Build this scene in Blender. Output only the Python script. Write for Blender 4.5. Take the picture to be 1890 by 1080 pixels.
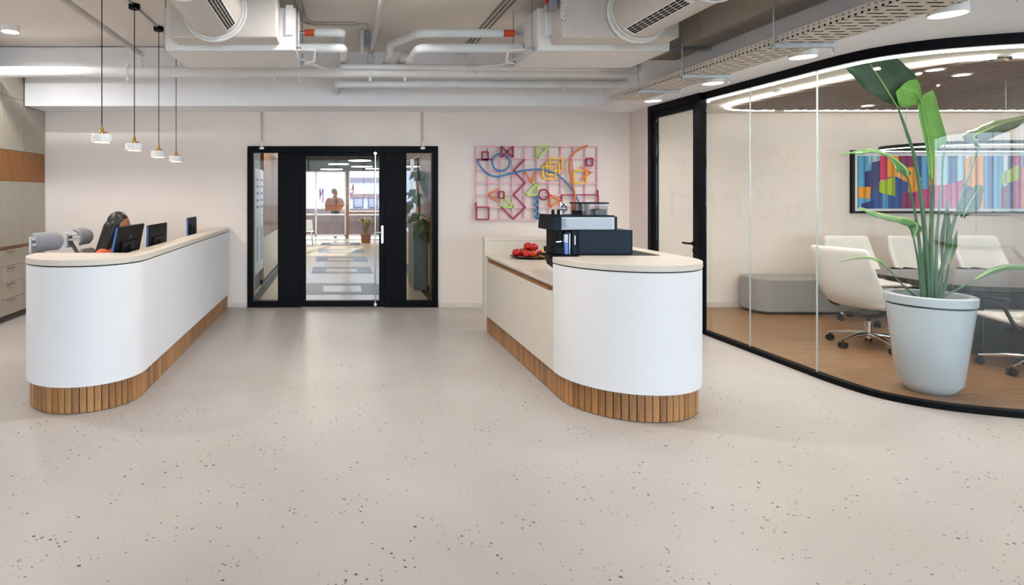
import bpy, bmesh, math, random
from mathutils import Vector, Matrix
random.seed(7)
PI = math.pi
for o in list(bpy.data.objects): bpy.data.objects.remove(o)
SC = bpy.context.scene
COL = SC.collection
# ------------------------------------------------------------------ camera
F = 1080.0; CX, CY, CH = 625.0, 357.0, 1.6           # focal length in px, principal point, eye height
cam_d = bpy.data.cameras.new('camera'); cam = bpy.data.objects.new('camera', cam_d); COL.objects.link(cam)
cam.location = (0, 0, CH); cam.rotation_euler = (PI/2, 0, 0)
cam_d.sensor_fit = 'HORIZONTAL'; cam_d.sensor_width = 36; cam_d.lens = F/1890*36
cam_d.shift_x = (945-CX)/1890; cam_d.shift_y = (CY-540)/1890
cam_d.clip_start = 0.05; cam_d.clip_end = 300
SC.camera = cam
# ------------------------------------------------------------------ world, sun, exposure
SC.view_settings.view_transform = 'Standard'; SC.view_settings.look = 'None'
SC.view_settings.gamma = 1; SC.view_settings.use_curve_mapping = False
SC.view_settings.exposure = 0.12
w = bpy.data.worlds.new('sky'); SC.world = w; w.use_nodes = True
bg = w.node_tree.nodes['Background']; bg.inputs[0].default_value = (0.72, 0.86, 1.0, 1); bg.inputs[1].default_value = 10.0
sun_d = bpy.data.lights.new('sun', 'SUN'); sun = bpy.data.objects.new('sun', sun_d); COL.objects.link(sun)
sun_d.energy = 22.0; sun_d.angle = 0.01; sun_d.color = (1, .95, .86)
sun.rotation_euler = Vector((-0.26, -1, -0.46)).to_track_quat('-Z', 'Y').to_euler()
def area(name, loc, rot, sx, sy, energy=0, portal=False, color=(1, 1, 1), shape='RECTANGLE', spread=PI):
    d = bpy.data.lights.new(name, 'AREA'); o = bpy.data.objects.new(name, d); COL.objects.link(o)
    d.shape = shape; d.size = sx
    if shape in ('RECTANGLE', 'ELLIPSE'): d.size_y = sy
    d.energy = energy; d.color = color; d.spread = spread
    o.location = loc; o.rotation_euler = rot
    if portal: d.cycles.is_portal = True
    return o
# sky portals in the window openings (they only guide sampling of the sky)
area('window_portal', (2.75, -14.12, 1.72), (PI/2, 0, PI), 14.4, 3.3, 1, True)
area('window_portal', (10.25, -8.0, 1.72), (PI/2, 0, PI/2), 12.0, 3.3, 1, True)
area('window_portal', (0.1, 20.1, 1.3), (PI/2, 0, 0), 3.2, 2.4, 1, True)
# ------------------------------------------------------------------ helpers
def lin(c):
    c = c/255.0
    return c/12.92 if c <= .04045 else ((c+.055)/1.055)**2.4
def rgb(r, g, b): return (lin(r), lin(g), lin(b), 1)
MATS = {}
def M(name, col, rough=.5, metal=0, var=.03, scale=6, bump=0, bscale=60, emit=0, spec=.5, stretch=None, coat=0):
    if name in MATS: return MATS[name]
    m = bpy.data.materials.new(name); m.use_nodes = True; nt = m.node_tree; N = nt.nodes; L = nt.links
    p = N['Principled BSDF']; c = rgb(*col)
    p.inputs['Roughness'].default_value = rough; p.inputs['Metallic'].default_value = metal
    p.inputs['Specular IOR Level'].default_value = spec
    p.inputs['Coat Weight'].default_value = coat; p.inputs['Coat Roughness'].default_value = .08
    tc = N.new('ShaderNodeTexCoord'); mp = N.new('ShaderNodeMapping'); L.new(tc.outputs['Object'], mp.inputs[0])
    if stretch: mp.inputs['Scale'].default_value = stretch
    nz = N.new('ShaderNodeTexNoise'); nz.inputs['Scale'].default_value = scale; nz.inputs['Detail'].default_value = 4
    L.new(mp.outputs[0], nz.inputs[0])
    r = N.new('ShaderNodeValToRGB'); L.new(nz.outputs[0], r.inputs[0])
    r.color_ramp.elements[0].position = .3; r.color_ramp.elements[1].position = .7
    r.color_ramp.elements[0].color = tuple(max(0, x*(1-var*2)) for x in c[:3])+(1,)
    r.color_ramp.elements[1].color = tuple(min(1, x*(1+var)) for x in c[:3])+(1,)
    L.new(r.outputs[0], p.inputs['Base Color'])
    if emit:
        p.inputs['Emission Color'].default_value = c; p.inputs['Emission Strength'].default_value = emit
    if bump:
        n2 = N.new('ShaderNodeTexNoise'); n2.inputs['Scale'].default_value = bscale; L.new(mp.outputs[0], n2.inputs[0])
        b = N.new('ShaderNodeBump'); b.inputs['Strength'].default_value = bump; b.inputs['Distance'].default_value = .01
        L.new(n2.outputs[0], b.inputs['Height']); L.new(b.outputs[0], p.inputs['Normal'])
    MATS[name] = m; return m
def glass_mat(name, tint=(1, 1, 1), ior=1.35, rough=0.0):
    m = bpy.data.materials.new(name); m.use_nodes = True; nt = m.node_tree; N = nt.nodes; L = nt.links
    N.remove(N['Principled BSDF']); out = N['Material Output']
    t = N.new('ShaderNodeBsdfTransparent'); t.inputs[0].default_value = tint+(1,)
    g = N.new('ShaderNodeBsdfGlossy'); g.inputs['Roughness'].default_value = rough
    geo = N.new('ShaderNodeNewGeometry'); dt = N.new('ShaderNodeVectorMath'); dt.operation = 'DOT_PRODUCT'
    L.new(geo.outputs['Normal'], dt.inputs[0]); L.new(geo.outputs['Incoming'], dt.inputs[1])
    def ma(op, a, b=None):
        n = N.new('ShaderNodeMath'); n.operation = op
        for i, v in enumerate((a, b)):
            if v is None: continue
            if isinstance(v, (int, float)): n.inputs[i].default_value = v
            else: L.new(v, n.inputs[i])
        return n.outputs[0]
    c = ma('ABSOLUTE', dt.outputs['Value']); f0 = ((ior-1)/(ior+1))**2          # Schlick reflectance, the same from both sides
    fr = ma('ADD', ma('MULTIPLY', ma('POWER', ma('SUBTRACT', 1.0, c), 5.0), 1-f0), f0)
    mx = N.new('ShaderNodeMixShader'); L.new(fr, mx.inputs[0]); L.new(t.outputs[0], mx.inputs[1]); L.new(g.outputs[0], mx.inputs[2])
    L.new(mx.outputs[0], out.inputs[0]); MATS[name] = m; return m
def wood_mat(name, c1, c2, scale=3, stretch=(12, 12, 1), rough=.45, rnd=True):
    m = bpy.data.materials.new(name); m.use_nodes = True; nt = m.node_tree; N = nt.nodes; L = nt.links
    p = N['Principled BSDF']; p.inputs['Roughness'].default_value = rough
    tc = N.new('ShaderNodeTexCoord'); mp = N.new('ShaderNodeMapping'); mp.inputs['Scale'].default_value = stretch
    L.new(tc.outputs['Object'], mp.inputs[0])
    nz = N.new('ShaderNodeTexNoise'); nz.inputs['Scale'].default_value = scale; nz.inputs['Detail'].default_value = 6; nz.inputs['Roughness'].default_value = .65
    L.new(mp.outputs[0], nz.inputs[0])
    oi = N.new('ShaderNodeObjectInfo'); ad = N.new('ShaderNodeMath'); ad.operation = 'MULTIPLY_ADD'
    L.new(oi.outputs['Random'], ad.inputs[0]); ad.inputs[1].default_value = .32 if rnd else 0; L.new(nz.outputs[0], ad.inputs[2])
    r = N.new('ShaderNodeValToRGB'); L.new(ad.outputs[0], r.inputs[0])
    r.color_ramp.elements[0].position = .35; r.color_ramp.elements[1].position = .95
    r.color_ramp.elements[0].color = rgb(*c1); r.color_ramp.elements[1].color = rgb(*c2)
    L.new(r.outputs[0], p.inputs['Base Color']); MATS[name] = m; return m
def setp(o, label=None, cat=None, group=None, kind=None):
    if label: o['label'] = label
    if cat: o['category'] = cat
    if group: o['group'] = group
    if kind: o['kind'] = kind
    return o
def empty(name, loc=(0, 0, 0), rz=0, label=None, cat=None, group=None, kind=None):
    o = bpy.data.objects.new(name, None); COL.objects.link(o); o.empty_display_size = .1
    o.location = loc; o.rotation_euler = (0, 0, rz); setp(o, label, cat, group, kind); return o
class B:
    """mesh collector"""
    def __init__(s): s.bm = bmesh.new(); s.mi = 0
    def _f(s, vs):
        try:
            f = s.bm.faces.new(vs); f.material_index = s.mi; return f
        except ValueError: return None
    def box(s, x0, x1, y0, y1, z0, z1, rz=0, c=None):
        ps = [Vector((x, y, z)) for x in (x0, x1) for y in (y0, y1) for z in (z0, z1)]
        if rz:
            ce = Vector(c) if c else Vector(((x0+x1)/2, (y0+y1)/2, 0)); R = Matrix.Rotation(rz, 3, 'Z')
            ps = [R @ (p-ce)+ce for p in ps]
        v = [s.bm.verts.new(p) for p in ps]
        for a in ((0, 1, 3, 2), (4, 6, 7, 5), (0, 4, 5, 1), (2, 3, 7, 6), (0, 2, 6, 4), (1, 5, 7, 3)): s._f([v[i] for i in a])
        return s
    def obox(s, c, ax, ay, az):
        """box from centre and three half axis vectors"""
        c, ax, ay, az = Vector(c), Vector(ax), Vector(ay), Vector(az)
        v = [s.bm.verts.new(c+ax*i+ay*j+az*k) for i in (-1, 1) for j in (-1, 1) for k in (-1, 1)]
        for a in ((0, 1, 3, 2), (4, 6, 7, 5), (0, 4, 5, 1), (2, 3, 7, 6), (0, 2, 6, 4), (1, 5, 7, 3)): s._f([v[i] for i in a])
        return s
    def bar(s, p0, p1, w, t, up=(0, 0, 1)):
        p0, p1 = Vector(p0), Vector(p1); d = (p1-p0); L = d.length/2; d.normalize()
        sd = d.cross(Vector(up))
        if sd.length < 1e-4: sd = d.cross(Vector((1, 0, 0)))
        sd.normalize(); u = sd.cross(d).normalized()
        return s.obox((p0+p1)/2, d*L, sd*w/2, u*t/2)
    def tube(s, pts, r, n=12, cap=True, closed=False):
        pts = [Vector(p) for p in pts]; rs = r if isinstance(r, (list, tuple)) else [r]*len(pts)
        rings = []; prev = None; m = len(pts)
        for i, p in enumerate(pts):
            if closed: t = pts[(i+1) % m]-pts[i-1]
            else: t = pts[min(i+1, m-1)]-pts[max(i-1, 0)]
            t.normalize()
            if prev is None:
                a = Vector((0, 0, 1)) if abs(t.z) < .9 else Vector((1, 0, 0))
                u = t.cross(a).normalized()
            else:
                u = prev-t*prev.dot(t)
                u = u.normalized() if u.length > 1e-6 else t.orthogonal().normalized()
            prev = u; v = t.cross(u)
            rings.append([s.bm.verts.new(p+(u*math.cos(2*PI*j/n)+v*math.sin(2*PI*j/n))*rs[i]) for j in range(n)])
        rng = range(m if closed else m-1)
        for i in rng:
            a, b = rings[i], rings[(i+1) % m]
            for j in range(n): s._f([a[j], a[(j+1) % n], b[(j+1) % n], b[j]])
        if cap and not closed: s._f(rings[0][::-1]); s._f(rings[-1])
        return s
    def cyl(s, p0, p1, r, n=20, r2=None): return s.tube([p0, p1], [r, r if r2 is None else r2], n)
    def lathe(s, prof, c=(0, 0, 0), n=32, sx=1, sy=1):
        c = Vector(c); rings = []
        for r, z in prof:
            rings.append([s.bm.verts.new(c+Vector((r*sx*math.cos(2*PI*j/n), r*sy*math.sin(2*PI*j/n), z))) for j in range(n)] if r > 1e-6 else [s.bm.verts.new(c+Vector((0, 0, z)))])
        for a, b in zip(rings, rings[1:]):
            for j in range(n):
                k = (j+1) % n
                if len(a) == 1 and len(b) == 1: continue
                if len(a) == 1: s._f([a[0], b[k], b[j]])
                elif len(b) == 1: s._f([a[j], a[k], b[0]])
                else: s._f([a[j], a[k], b[k], b[j]])
        return s
    def sphere(s, c, r, n=16, m=10, sc=(1, 1, 1)):
        c = Vector(c)
        rr = [(r*math.sin(PI*i/m), -r*math.cos(PI*i/m)) for i in range(m+1)]
        rings = []
        for a, z in rr:
            rings.append([s.bm.verts.new(c+Vector((a*sc[0]*math.cos(2*PI*j/n), a*sc[1]*math.sin(2*PI*j/n), z*sc[2]))) for j in range(n)] if a > 1e-6 else [s.bm.verts.new(c+Vector((0, 0, z*sc[2])))])
        for a, b in zip(rings, rings[1:]):
            for j in range(n):
                k = (j+1) % n
                if len(a) == 1: s._f([a[0], b[k], b[j]])
                elif len(b) == 1: s._f([a[j], a[k], b[0]])
                else: s._f([a[j], a[k], b[k], b[j]])
        return s
    def prism(s, poly, z0, z1, axis='z'):
        def P(p, h): return Vector((p[0], p[1], h)) if axis == 'z' else (Vector((p[0], h, p[1])) if axis == 'y' else Vector((h, p[0], p[1])))
        a = [s.bm.verts.new(P(p, z0)) for p in poly]; b = [s.bm.verts.new(P(p, z1)) for p in poly]; n = len(poly)
        s._f(a[::-1]); s._f(b)
        for i in range(n): s._f([a[i], a[(i+1) % n], b[(i+1) % n], b[i]])
        return s
    def wallstrip(s, path, t, z0, z1):
        """thick strip along a 2D path; t>0 thickens to the left of travel"""
        off = offset(path, t); n = len(path)
        lo = [s.bm.verts.new((p[0], p[1], z0)) for p in path]; hi = [s.bm.verts.new((p[0], p[1], z1)) for p in path]
        lo2 = [s.bm.verts.new((p[0], p[1], z0)) for p in off]; hi2 = [s.bm.verts.new((p[0], p[1], z1)) for p in off]
        for i in range(n-1):
            s._f([lo[i], lo[i+1], hi[i+1], hi[i]]); s._f([lo2[i+1], lo2[i], hi2[i], hi2[i+1]])
            s._f([hi[i], hi[i+1], hi2[i+1], hi2[i]]); s._f([lo[i+1], lo[i], lo2[i], lo2[i+1]])
        s._f([lo[0], hi[0], hi2[0], lo2[0]]); s._f([hi[-1], lo[-1], lo2[-1], hi2[-1]])
        return s
    def build(s, name, mat, parent=None, smooth=40, bevel=0, seg=2, tri=True):
        bmesh.ops.recalc_face_normals(s.bm, faces=s.bm.faces)
        me = bpy.data.meshes.new(name); s.bm.to_mesh(me); s.bm.free()
        for m in (mat if isinstance(mat, (list, tuple)) else [mat]): me.materials.append(m)
        if smooth:
            for p in me.polygons: p.use_smooth = True
            me.set_sharp_from_angle(angle=math.radians(smooth))
        o = bpy.data.objects.new(name, me); COL.objects.link(o)
        if parent: o.parent = parent
        if bevel:
            md = o.modifiers.new('bevel', 'BEVEL'); md.width = bevel; md.segments = seg; md.limit_method = 'ANGLE'; md.angle_limit = math.radians(40)
            md.harden_normals = False
        return o
def offset(path, t):
    out = []; n = len(path)
    for i in range(n):
        a = Vector(path[max(i-1, 0)]); b = Vector(path[i]); c = Vector(path[min(i+1, n-1)])
        d1 = (b-a).normalized() if i > 0 else (c-b).normalized(); d2 = (c-b).normalized() if i < n-1 else d1
        n1 = Vector((-d1.y, d1.x)); n2 = Vector((-d2.y, d2.x)); m = (n1+n2)
        m = m/max(m.length_squared, 1e-6)*2
        out.append((b.x+m.x*t, b.y+m.y*t))
    return out
def cat_rom(pts, n=8):
    pts = [Vector(p) for p in pts]; P = [pts[0]*2-pts[1]]+pts+[pts[-1]*2-pts[-2]]; out = []
    for i in range(1, len(P)-2):
        for j in range(n):
            t = j/n; a, b, c, d = P[i-1], P[i], P[i+1], P[i+2]
            out.append(.5*((2*b)+(c-a)*t+(2*a-5*b+4*c-d)*t*t+(3*b-a-3*c+d)*t**3))
    out.append(pts[-1]); return out
def resample(path, step):
    path = [Vector(p) for p in path]; out = []; acc = 0; want = step/2
    for a, b in zip(path, path[1:]):
        L = (b-a).length
        while want <= acc+L:
            t = (want-acc)/L; out.append((a+(b-a)*t, (b-a).normalized())); want += step
        acc += L
    return out
def share(src, loc=None, rz=None, parent=None):
    o = src.copy(); COL.objects.link(o)
    if parent: o.parent = parent
    if loc is not None: o.location = loc
    if rz is not None: o.rotation_euler = (0, 0, rz)
    return o
def copy_tree(o, parent=None):
    c = o.copy(); COL.objects.link(c); c.parent = parent
    for ch in [x for x in bpy.data.objects if x.parent == o]: copy_tree(ch, c)
    return c
def P(x, y, Y):
    """a photo pixel at depth Y -> world point"""
    return Vector(((x-CX)*Y/F, Y, CH-(y-CY)*Y/F))
def arc(cx, cy, r, a0, a1, n):
    return [(cx+r*math.cos(a0+(a1-a0)*i/n), cy+r*math.sin(a0+(a1-a0)*i/n)) for i in range(n+1)]
# ------------------------------------------------------------------ materials
wall_m = M('wall_paint', (230, 219, 212), .85, var=.02, scale=1.2, bump=.05, bscale=140)
ceil_m = M('ceiling_slab', (234, 227, 220), .9, var=.02, scale=1.5)
white_m = M('white_paint', (240, 240, 240), .6, var=.01)
soffit_m = M('soffit_paint', (243, 244, 248), .7, var=.01)
desk_m = M('desk_white_laminate', (226, 226, 229), .45, var=.008)
panel_m = M('desk_greige_laminate', (214, 208, 196), .5, var=.01)
top_m = M('desk_top_stone', (212, 203, 192), .4, var=.02, scale=20)
black_m = M('black_frame', (6, 8, 13), .5, var=.05, spec=.1)
dark_m = M('dark_recess', (28, 26, 24), .8)
navy_m = M('machine_navy', (20, 30, 46), .4, var=.03, spec=.12)
blk_plastic = M('black_plastic', (16, 17, 20), .45, spec=.15)
steel_m = M('galvanised_steel', (178, 184, 190), .35, 1, var=.06, scale=30)
chrome_m = M('chrome', (225, 226, 228), .12, 1, var=.01)
brass_m = M('brass', (190, 150, 75), .3, 1, var=.05)
pipe_m = M('white_pipe', (238, 239, 241), .4, var=.015)
insul_m = M('pipe_insulation', (222, 226, 230), .55, var=.03)
unit_m = M('unit_white', (232, 232, 233), .5, var=.01)
duct_m = M('duct_greige', (212, 206, 201), .55, var=.015)
cab_m = M('cabinet_taupe', (176, 168, 154), .5, var=.015)
slat_m = wood_mat('plinth_oak', (112, 74, 42), (190, 138, 86), 3, (10, 10, 1.2))
slat_d = wood_mat('cabinet_oak', (110, 68, 34), (168, 112, 62), 3, (10, 10, 1.2))
glass_m = glass_mat('clear_glass', (.97, .985, .98), 1.4)
tint_g = glass_mat('dimming_glass', (.56, .57, .60), 1.12)  # tint added to hold back the bright outdoors
glass_d = glass_mat('door_glass', (.93, .95, .95), 1.2)
led_m = M('led_white', (255, 250, 240), .5, emit=9, var=0)
lens_m = M('lamp_lens', (255, 250, 242), .5, emit=14, var=0)
warm_m = M('lamp_warm', (255, 222, 176), .5, emit=14, var=0)
leather_m = M('white_leather', (226, 222, 218), .45, var=.02, bump=.05, bscale=200)
grey_fab = M('grey_mesh_fabric', (140, 142, 150), .8, var=.05, scale=80, bump=.1, bscale=400)
grey_pl = M('grey_plastic', (92, 94, 100), .4)
lt_pl = M('light_grey_plastic', (196, 200, 206), .4)
ottoman_m = M('grey_felt', (150, 148, 146), .95, var=.05, scale=60, bump=.12, bscale=300)
# floor: beige screed with small dark pits
def floor_mat():
    m = bpy.data.materials.new('beige_screed'); m.use_nodes = True; nt = m.node_tree; N = nt.nodes; L = nt.links
    p = N['Principled BSDF']
    tc = N.new('ShaderNodeTexCoord')
    big = N.new('ShaderNodeTexNoise'); big.inputs['Scale'].default_value = .9; big.inputs['Detail'].default_value = 4; L.new(tc.outputs['Object'], big.inputs[0])
    r0 = N.new('ShaderNodeValToRGB'); L.new(big.outputs[0], r0.inputs[0])
    r0.color_ramp.elements[0].position = .3; r0.color_ramp.elements[1].position = .7
    r0.color_ramp.elements[0].color = rgb(178, 171, 166); r0.color_ramp.elements[1].color = rgb(188, 183, 179)
    clus = N.new('ShaderNodeTexNoise'); clus.inputs['Scale'].default_value = 3.2; clus.inputs['Detail'].default_value = 3; L.new(tc.outputs['Object'], clus.inputs[0])
    warp = N.new('ShaderNodeTexNoise'); warp.inputs['Scale'].default_value = 40; L.new(tc.outputs['Object'], warp.inputs[0])
    mixv = N.new('ShaderNodeMix'); mixv.data_type = 'VECTOR'; mixv.inputs[0].default_value = .02
    L.new(tc.outputs['Object'], mixv.inputs[4]); L.new(warp.outputs['Color'], mixv.inputs[5])
    facs = []
    for sc, rad, lo, hi in ((24, .20, .40, .70), (48, .26, .44, .72)):
        v = N.new('ShaderNodeTexVoronoi'); v.inputs['Scale'].default_value = sc; L.new(mixv.outputs[1], v.inputs['Vector'])
        sep = N.new('ShaderNodeSeparateColor'); L.new(v.outputs['Color'], sep.inputs[0])
        rad_n = N.new('ShaderNodeMath'); rad_n.operation = 'MULTIPLY'; L.new(sep.outputs[0], rad_n.inputs[0]); rad_n.inputs[1].default_value = rad
        lt = N.new('ShaderNodeMath'); lt.operation = 'LESS_THAN'; L.new(v.outputs['Distance'], lt.inputs[0]); L.new(rad_n.outputs[0], lt.inputs[1])
        cl = N.new('ShaderNodeMapRange'); L.new(clus.outputs[0], cl.inputs[0]); cl.inputs[1].default_value = lo; cl.inputs[2].default_value = hi
        gt = N.new('ShaderNodeMath'); gt.operation = 'GREATER_THAN'; L.new(cl.outputs[0], gt.inputs[0]); L.new(sep.outputs[1], gt.inputs[1])
        mu = N.new('ShaderNodeMath'); mu.operation = 'MULTIPLY'; L.new(lt.outputs[0], mu.inputs[0]); L.new(gt.outputs[0], mu.inputs[1]); facs.append(mu)
    mxm = N.new('ShaderNodeMath'); mxm.operation = 'MAXIMUM'; L.new(facs[0].outputs[0], mxm.inputs[0]); L.new(facs[1].outputs[0], mxm.inputs[1])
    mc = N.new('ShaderNodeMix'); mc.data_type = 'RGBA'; L.new(mxm.outputs[0], mc.inputs[0]); L.new(r0.outputs[0], mc.inputs[6]); mc.inputs[7].default_value = rgb(84, 72, 64)
    L.new(mc.outputs[2], p.inputs['Base Color'])
    p.inputs['Roughness'].default_value = .34; p.inputs['Specular IOR Level'].default_value = .4
    return m
floor_m = floor_mat()
# ------------------------------------------------------------------ the setting
WY = 8.23                                      # back wall plane
GX = 4.14
GP = [(p.x, p.y) for p in cat_rom([(GX, 5.25), (4.142, 4.97), (4.18, 4.68), (4.27, 4.49), (4.45, 4.325), (4.68, 4.215), (4.92, 4.14), (5.3, 4.07), (5.8, 4.04), (6.4, 4.03)], 6)]
GLASS = [(GX, 6.65), (GX, 5.95)]+GP+[(8.2, 4.03), (10.2, 4.03)]
def struct(o): o['kind'] = 'structure'; return o
struct(B().prism([(-4.9, -14.2), (10.4, -14.2), (10.4, 4.0)]+[(x, y) for x, y in reversed(GLASS)]+[(GX, 6.6), (GX, WY+.2), (-4.9, WY+.2)], -.12, 0).build('floor', floor_m, smooth=0))
plank_m = wood_mat('meeting_oak', (116, 82, 50), (178, 136, 94), 1.6, (1.2, 14, 1), .35, False)
struct(B().prism([(GX, 8.4), (GX, 6.7)]+GLASS+[(10.2, 8.4)], -.12, .002).build('floor_meeting_room', plank_m, smooth=0))
struct(B().box(-4.9, 10.4, -14.2, WY+.2, 3.45, 3.6).build('ceiling', ceil_m, smooth=0))
# back wall with the glazed door opening
DX0, DX1, DZ = -1.28, 1.394, 2.263
bw = B().box(-4.9, DX0, WY, WY+.2, 0, 3.45).box(DX1, 10.4, WY, WY+.2, 0, 3.45).box(DX0, DX1, WY, WY+.2, DZ, 3.45)
struct(bw.build('wall_back', wall_m, smooth=0))
struct(B().box(-4.9, -4.74, -14.2, WY, 0, 3.45).build('wall_left', wall_m, smooth=0))
struct(B().box(GX-.05, GX+.05, 7.76, WY, 0, 2.745).build('wall_right', wall_m, smooth=0))
struct(B().box(10.2, 10.4, -2.0, WY, 0, 3.45).box(10.2, 10.4, -14.2, -2.0, 3.38, 3.45).box(10.2, 10.4, -14.2, -2.0, 0, .06).build('wall_far_right', wall_m, smooth=0))
struct(B().box(-4.9, 10.4, -14.2, -14.0, 3.38, 3.45).box(-4.9, 10.4, -14.2, -14.0, 0, .06).box(-4.9, -4.45, -14.2, -14.0, .06, 3.38).box(9.95, 10.4, -14.2, -14.0, .06, 3.38).build('wall_front', wall_m, smooth=0))
bb_m = M('baseboard', (214, 206, 198), .6)
for i, (a, b) in enumerate(((-1.52, DX0-.02), (DX1+.02, GX-.06))):
    struct(B().box(a, b, WY-.014, WY, 0, .06).build('baseboard_back', bb_m, smooth=0))
struct(B().box(GX+.05, 10.2, WY-.014, WY, 0.002, .08).build('baseboard_meeting_room', bb_m, smooth=0))
# bulkhead over the back wall, left cladding, soffit above the meeting room
struct(B().box(-4.115, 3.5, 7.67, WY, 2.745, 3.45).build('trim_1', soffit_m, smooth=0))
struct(B().box(-4.74, -1.3, 7.36, 7.67, 3.13, 3.435).box(-4.74, -1.3, 7.4, 7.67, 3.435, 3.45).build('trim_2', soffit_m, smooth=0))
struct(B().box(3.5, 10.2, 2.3, WY, 2.745, 3.45).build('trim_3', soffit_m, smooth=0))
mceil_m = M('meeting_ceiling', (232, 228, 220), .7, var=.01)
inner = offset(GLASS, .05)
struct(B().prism([(GX+.05, 8.22)]+[(x, y) for x, y in inner]+[(10.2, 8.22)], 2.728, 2.747).build('ceiling_meeting_room', mceil_m, smooth=0))
# rear and side windows that let the daylight in
frame_m = M('window_frame', (60, 62, 66), .5)
def windows(n0, a0, a1, n, fixed, axis):
    for i in range(n):
        b0 = a0+(a1-a0)*i/n; b1 = a0+(a1-a0)*(i+1)/n
        e = empty('window_%d' % (n0+i)); struct(e)
        f = B(); t = .05
        def bx(u0, u1, z0, z1, d0, d1):
            if axis == 'y': f.box(u0, u1, fixed+d0, fixed+d1, z0, z1)
            else: f.box(fixed+d0, fixed+d1, u0, u1, z0, z1)
        bx(b0, b0+t, .06, 3.38, 0, .08); bx(b1-t, b1, .06, 3.38, 0, .08); bx(b0+t, b1-t, .06, .06+t, 0, .08); bx(b0+t, b1-t, 3.38-t, 3.38, 0, .08); bx(b0+t, b1-t, .95, 1.0, 0, .08)
        f.build('window_frame', frame_m, e, 0)
        f = B(); bx(b0+t, b1-t, .11, .95, .035, .045); bx(b0+t, b1-t, 1.0, 3.33, .035, .045); f.build('pane', glass_m, e, 0)
windows(10, -4.45, 9.95, 10, -14.1, 'y'); windows(30, -14.0, -2.0, 8, 10.26, 'x')
struct(B().box(-60, 70, -70, 80, -.3, -.14).build('ground_outside', M('paving_outside', (150, 146, 142), .9, scale=.5, var=.1), smooth=0))

# ------------------------------------------------------------------ glass partition of the meeting room
gw = empty('wall_glass', (0, 0, 0)); struct(gw)
def path_between(y0, y1):
    return [(GX, y0), (GX, y1)]
B().wallstrip(GLASS, .07, 2.665, 2.745).build('head_track', black_m, gw)
B().wallstrip(GLASS, .07, 0, .045).build('floor_track', black_m, gw)
gc = offset(GLASS, .03)
def cut(path, lens):
    """split polyline at lengths -> list of sub paths"""
    pts = [Vector(p) for p in path]; out = []; cur = [pts[0]]; acc = 0; li = 0
    for a, b in zip(pts, pts[1:]):
        L = (b-a).length; st = a
        while li < len(lens) and lens[li] <= acc+L:
            q = a+(b-a)*((lens[li]-acc)/L); cur.append(q); out.append(cur); cur = [q]; li += 1
        if (cur[-1]-b).length > 1e-5: cur.append(b)
        acc += L
    out.append(cur); return [[(p.x, p.y) for p in c] for c in out]
segs = cut(gc, [.72, 1.55, 3.35, 5.0, 6.6])
for i, sgm in enumerate(segs):
    a, b = Vector(sgm[0]), Vector(sgm[-1])
    sg = list(sgm)
    d = (Vector(sg[1])-a).normalized(); sg[0] = tuple(a+d*.003)
    d = (Vector(sg[-2])-b).normalized(); sg[-1] = tuple(b+d*.003)
    B().wallstrip(sg, .01, .045, 2.665).build('glass_panel', glass_m, gw)
    if i:
        B().box(a.x-.004, a.x+.007, a.y-.0029, a.y+.0029, .045, 2.665).build('panel_joint', M('joint_seal', (190, 196, 196), .3), gw, 0)
B().wallstrip(offset(GLASS, .046), .018, 2.647, 2.6645).build('perimeter_led', led_m, gw)
# door of the meeting room, in the same plane
d2 = empty('door_2', (GX, 7.2, 0)); struct(d2)
fr = B().box(-.045, .045, -.55, -.465, 0, 2.745).box(-.045, .045, .47, .555, 0, 2.745).box(-.045, .045, -.465, .47, 2.655, 2.745)
fr.build('door_frame', black_m, d2, 0, .004)
lf = B().box(-.03, .03, -.462, -.41, .01, 2.65).box(-.03, .03, .415, .467, .01, 2.65).box(-.03, .03, -.41, .415, 2.58, 2.65).box(-.03, .03, -.41, .415, .01, .1)
lf.build('door_leaf', black_m, d2, 0, .004)
B().box(-.006, .006, -.409, .414, .101, 2.579).build('door_pane', glass_m, d2, 0)
h = B().cyl((-.03, -.43, 1.02), (-.085, -.43, 1.02), .012).box(-.092, -.078, -.44, -.30, 1.008, 1.03).cyl((-.03, -.43, 1.02), (-.04, -.43, 1.02), .028).box(-.038, -.03, -.445, -.415, .92, .96)
h.build('door_handle', black_m, d2)
for z in (2.3, 2.1, .4):
    B().box(-.05, -.031, .40, .425, z-.06, z+.06).build('hinge', black_m, d2, 0)
# meeting room ceiling: slats inside a loop of light
LOOP = [(p.x, p.y) for p in cat_rom([(5.55, 7.81), (5.25, 7.76), (5.02, 7.6), (4.9, 7.35), (4.87, 6.9), (4.86, 6.2), (4.87, 5.7), (4.92, 5.3), (5.06, 4.98), (5.3, 4.79), (5.6, 4.72), (6.0, 4.69)], 6)]
LOOP = [(10.1, 7.81)]+LOOP+[(10.1, 4.68)]
lc = cut(LOOP, [4.15, 4.3, 5.05, 5.12, 8.2, 8.32])
ll = empty('light_loop', (0, 0, 2.71), 0, 'thin glowing light line looping over the meeting room ceiling', 'light')
for i, c in enumerate(lc):
    if i in (1, 3, 5): continue
    B().wallstrip(c, .022, -.012, .018).build('light_strip', led_m, ll)
cm = [p for p in offset(LOOP, .09)]
def inside(pt, poly):
    x, y = pt; r = False; n = len(poly)
    for i in range(n):
        x0, y0 = poly[i]; x1, y1 = poly[(i+1) % n]
        if (y0 > y) != (y1 > y) and x < (x1-x0)*(y-y0)/(y1-y0)+x0: r = not r
    return r
dv = Vector((-.39, .92)).normalized(); nv = Vector((dv.y, -dv.x)); sl = B()
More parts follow.
